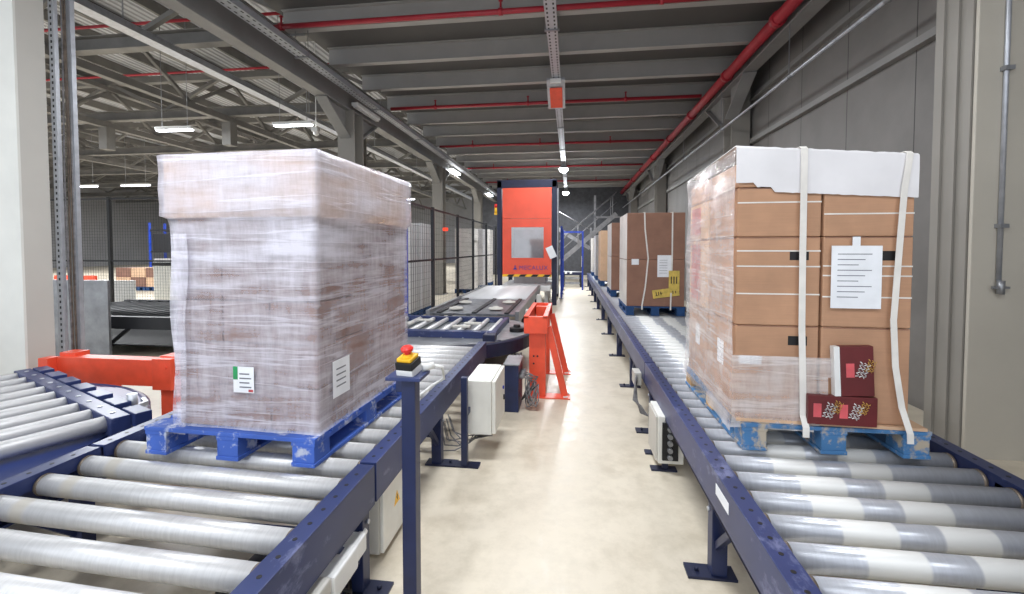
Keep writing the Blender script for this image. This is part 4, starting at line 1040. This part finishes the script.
# ------------------------------------------------------------------ things in the hall beyond
for i, (x, y, w, h, m, lab) in enumerate(((-4.15, 9.55, .62, 2.15, 'curtain', 'tall ribbed grey stack behind the fence, next to the blue end post'),
        (-4.15, 10.35, .62, 2.2, 'curtain', 'tall ribbed grey stack behind the fence, second from the blue end post'),
        (-4.1, 15.6, .7, 2.3, 'wrapped_pale', 'tall pale wrapped stack behind the fence, beside the machine'),
        (-4.1, 17.2, .7, 2.35, 'wrapped', 'tall grey wrapped stack behind the fence, beyond the pale one'),
        (-4.1, 18.8, .7, 2.4, 'wrapped_pale', 'tall pale wrapped stack behind the fence, last of the three'))):
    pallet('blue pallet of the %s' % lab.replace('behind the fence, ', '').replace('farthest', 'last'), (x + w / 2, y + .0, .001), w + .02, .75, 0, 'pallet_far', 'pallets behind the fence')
    o = B().box((x, y + .01, .145), (x + w, y + .72, h), .02).build('wrapped_stack', m)
    tag(o, lab, 'load', 'stacks behind the fence')
t = thing('hall_panel', 'plain grey half-height panel standing before the black mesh fence', 'panel', (-6.75, 5.55, 0))
B().box((-7.5, 5.5, .03), (-6.44, 5.54, 1.15), .006).build('sheet', 'steel', t)
for x in (-7.45, -6.5): B().box((x - .03, 5.4, 0), (x + .03, 5.7, .03)).build('foot', 'steel', t)
t = thing('chain_conveyor', 'black conveyor with braced legs in front of the black mesh fence', 'conveyor', (-6.5, 6.8, 0))
B().box((-8.6, 5.75, .42), (-4.4, 5.85, .60), .004).box((-8.6, 7.65, .42), (-4.4, 7.75, .60), .004).build('side_rail', 'dark', t)
for k in range(20): B().cyl((-8.5 + .21 * k, 5.85, .55), (-8.5 + .21 * k, 7.65, .55), .04, 12).build('roller', 'dark', t)
B().box((-8.55, 7.6, .1), (-4.45, 7.62, .42)).build('dark_backing', 'black', t)  # added black sheet that darkens the space under the conveyor
B().box((-8.55, 5.9, .14), (-4.45, 7.6, .16)).build('black_sheet', 'black', t)  # plain black sheet just above the floor, below the rollers
for x in (-8.4, -7.0, -5.6, -4.5):
    for y in (5.8, 7.7): B().box((x - .05, y - .04, 0), (x + .05, y + .04, .42)).bar((x + .05, y, .05), (x + .55, y, .42), .04, .04).build('leg', 'dark', t)
t = thing('machine_cabinet', 'white cabinet with a black band behind the black mesh fence', 'cabinet', (-9.2, 9.4, 0))
B().box((-9.45, 9.1, .0), (-8.6, 9.8, 1.30), .02).build('body', 'box_white', t)
B().box((-9.46, 9.08, 1.2), (-8.59, 9.82, 1.28), .01).build('band', 'black', t)
B().lathe([(.09, 0), (.09, .14), (.05, .2), (.04, .26)], (-9.1, 9.4, 1.30), 14).build('top_unit', 'offwhite', t)
# low white guard sheet behind the fence mesh
tag(B().box((-11.4, 8.6, 0), (-9.4, 8.64, .9), .01).build('guard_sheet', 'white'), 'low white guard sheet behind the black mesh fence', 'panel')
k = 0
for x in (-17.2, -16.55, -15.9):
    for z in (0, 1):
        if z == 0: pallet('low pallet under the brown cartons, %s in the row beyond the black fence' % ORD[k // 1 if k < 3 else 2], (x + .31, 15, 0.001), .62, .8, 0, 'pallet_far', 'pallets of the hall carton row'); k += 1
        tag(B().box((x, 15.02, .145 + .36 * z), (x + .62, 15.78, .50 + .36 * z), .01).build('carton', 'card_tan' if (k + z) % 2 else 'card_pale'), 'brown carton in the %s tier, %s of the row beyond the black fence' % (('lower', 'upper')[z], ORD[k - 1]), 'carton', 'cartons beyond the black fence')
tag(B().box((-18.6, 14.0, .38), (-16.9, 14.1, .62), .02).build('guard_rail', 'orange'), 'orange low guard rail far beyond the black fence', 'rail')
for i, x in enumerate((-24.5, -21.5, -18.5, -15.5)):
    t = thing('pallet_rack', 'blue racking bay with grey wrapped goods deep in the hall, %s from the cable channel' % ORD[i], 'rack', (x, 24, 0), 'racking bays deep in the hall')
    for dx in (0, 2.8):
        B().box((x + dx - .05, 23.4, 0), (x + dx + .05, 23.5, 3.1)).box((x + dx - .05, 24.4, 0), (x + dx + .05, 24.5, 3.1)).build('upright', 'blue' if i != 2 else 'dark', t)
    for z in (1.35, 2.6): B().box((x, 23.42, z), (x + 2.8, 23.48, z + .1)).box((x, 24.42, z), (x + 2.8, 24.48, z + .1)).build('beam', 'dark', t)
    for j in range(2):
        for z in (0, 1.45):
            o = B().box((x + .2 + 1.3 * j, 23.45, z + .001), (x + 1.3 + 1.3 * j, 24.4, z + 1.0 + .1 * ((i + j) % 3)), .02).build('wrapped_load', ('wrapped', 'dark', 'wrapped_pale', 'wrapped')[(i + 2 * j + int(z)) % 4])
            tag(o, '%s load on the %s level of the %s racking bay from the cable channel' % (('first', 'second')[j], 'floor' if z == 0 else 'upper', ORD[i]), 'load', 'loads in the hall racking')
for i, x in enumerate((-9.5, -7.9)):
    t = thing('pallet_rack', 'grey racking bay seen through the fence beside the machine, %s from the hall' % ORD[i], 'rack', (x, 21, 0), 'racking bays behind the fence')
    for dx in (0, 1.5):
        B().box((x + dx - .05, 20.4, 0), (x + dx + .05, 20.5, 3.0)).box((x + dx - .05, 21.4, 0), (x + dx + .05, 21.5, 3.0)).build('upright', 'steel', t)
    for z in (1.2, 2.3): B().box((x, 20.42, z), (x + 1.5, 20.48, z + .1)).box((x, 21.42, z), (x + 1.5, 21.48, z + .1)).build('beam', 'steel', t)
    for z in (0, 1.3):
        tag(B().box((x + .2, 20.45, z + .001), (x + 1.3, 21.3, z + .85), .02).build('wrapped_load', 'wrapped_pale'), 'pale load on the %s level of the %s grey racking bay' % ('floor' if z == 0 else 'upper', ORD[i]), 'load', 'loads behind the fence')
tag(B().box((-4.36, 15.02, 2.2), (-4.2, 15.1, 2.3)).build('indicator_lamp', 'glow_red'), 'small red lit lamp on the second fence column', 'lamp')

# ------------------------------------------------------------------ light
# added fill lights without fittings, standing in for unseen ceiling lamps
for i, (x, y, e) in enumerate(((-.8, -.8, 95), (-.8, 3.3, 115), (-.6, 7.4, 95), (-.3, 11.5, 80))):
    area('aisle_fill', (x, y, 4.7), 1.6, .3, e)
area('wall_side_fill', (2.3, -.6, 4.4), .3, 1.6, 35)  # added fill by the wall, no fitting
area('post_side_fill', (-4.0, 0, 4.4), .3, 1.6, 60)  # added fill on the post side, also without a fitting
for x in (-12, -20, -30):
    for y in (10, 22, 34): area('hall_fill', (x, y, 5.4), 1.6, .4, 520)  # added fill over the hall, no fittings modelled
w = bpy.data.worlds.new('world'); S.world = w; w.use_nodes = True
bg = w.node_tree.nodes['Background']; bg.inputs[0].default_value = (.86, .92, 1, 1); bg.inputs[1].default_value = 1.15
S.view_settings.view_transform = 'Standard'; S.view_settings.look = 'None'; S.view_settings.gamma = 1.0; S.view_settings.use_curve_mapping = False
S.view_settings.exposure = 0.36
S.cycles.use_denoising = True
S.cycles.max_bounces = 8; S.cycles.transparent_max_bounces = 16
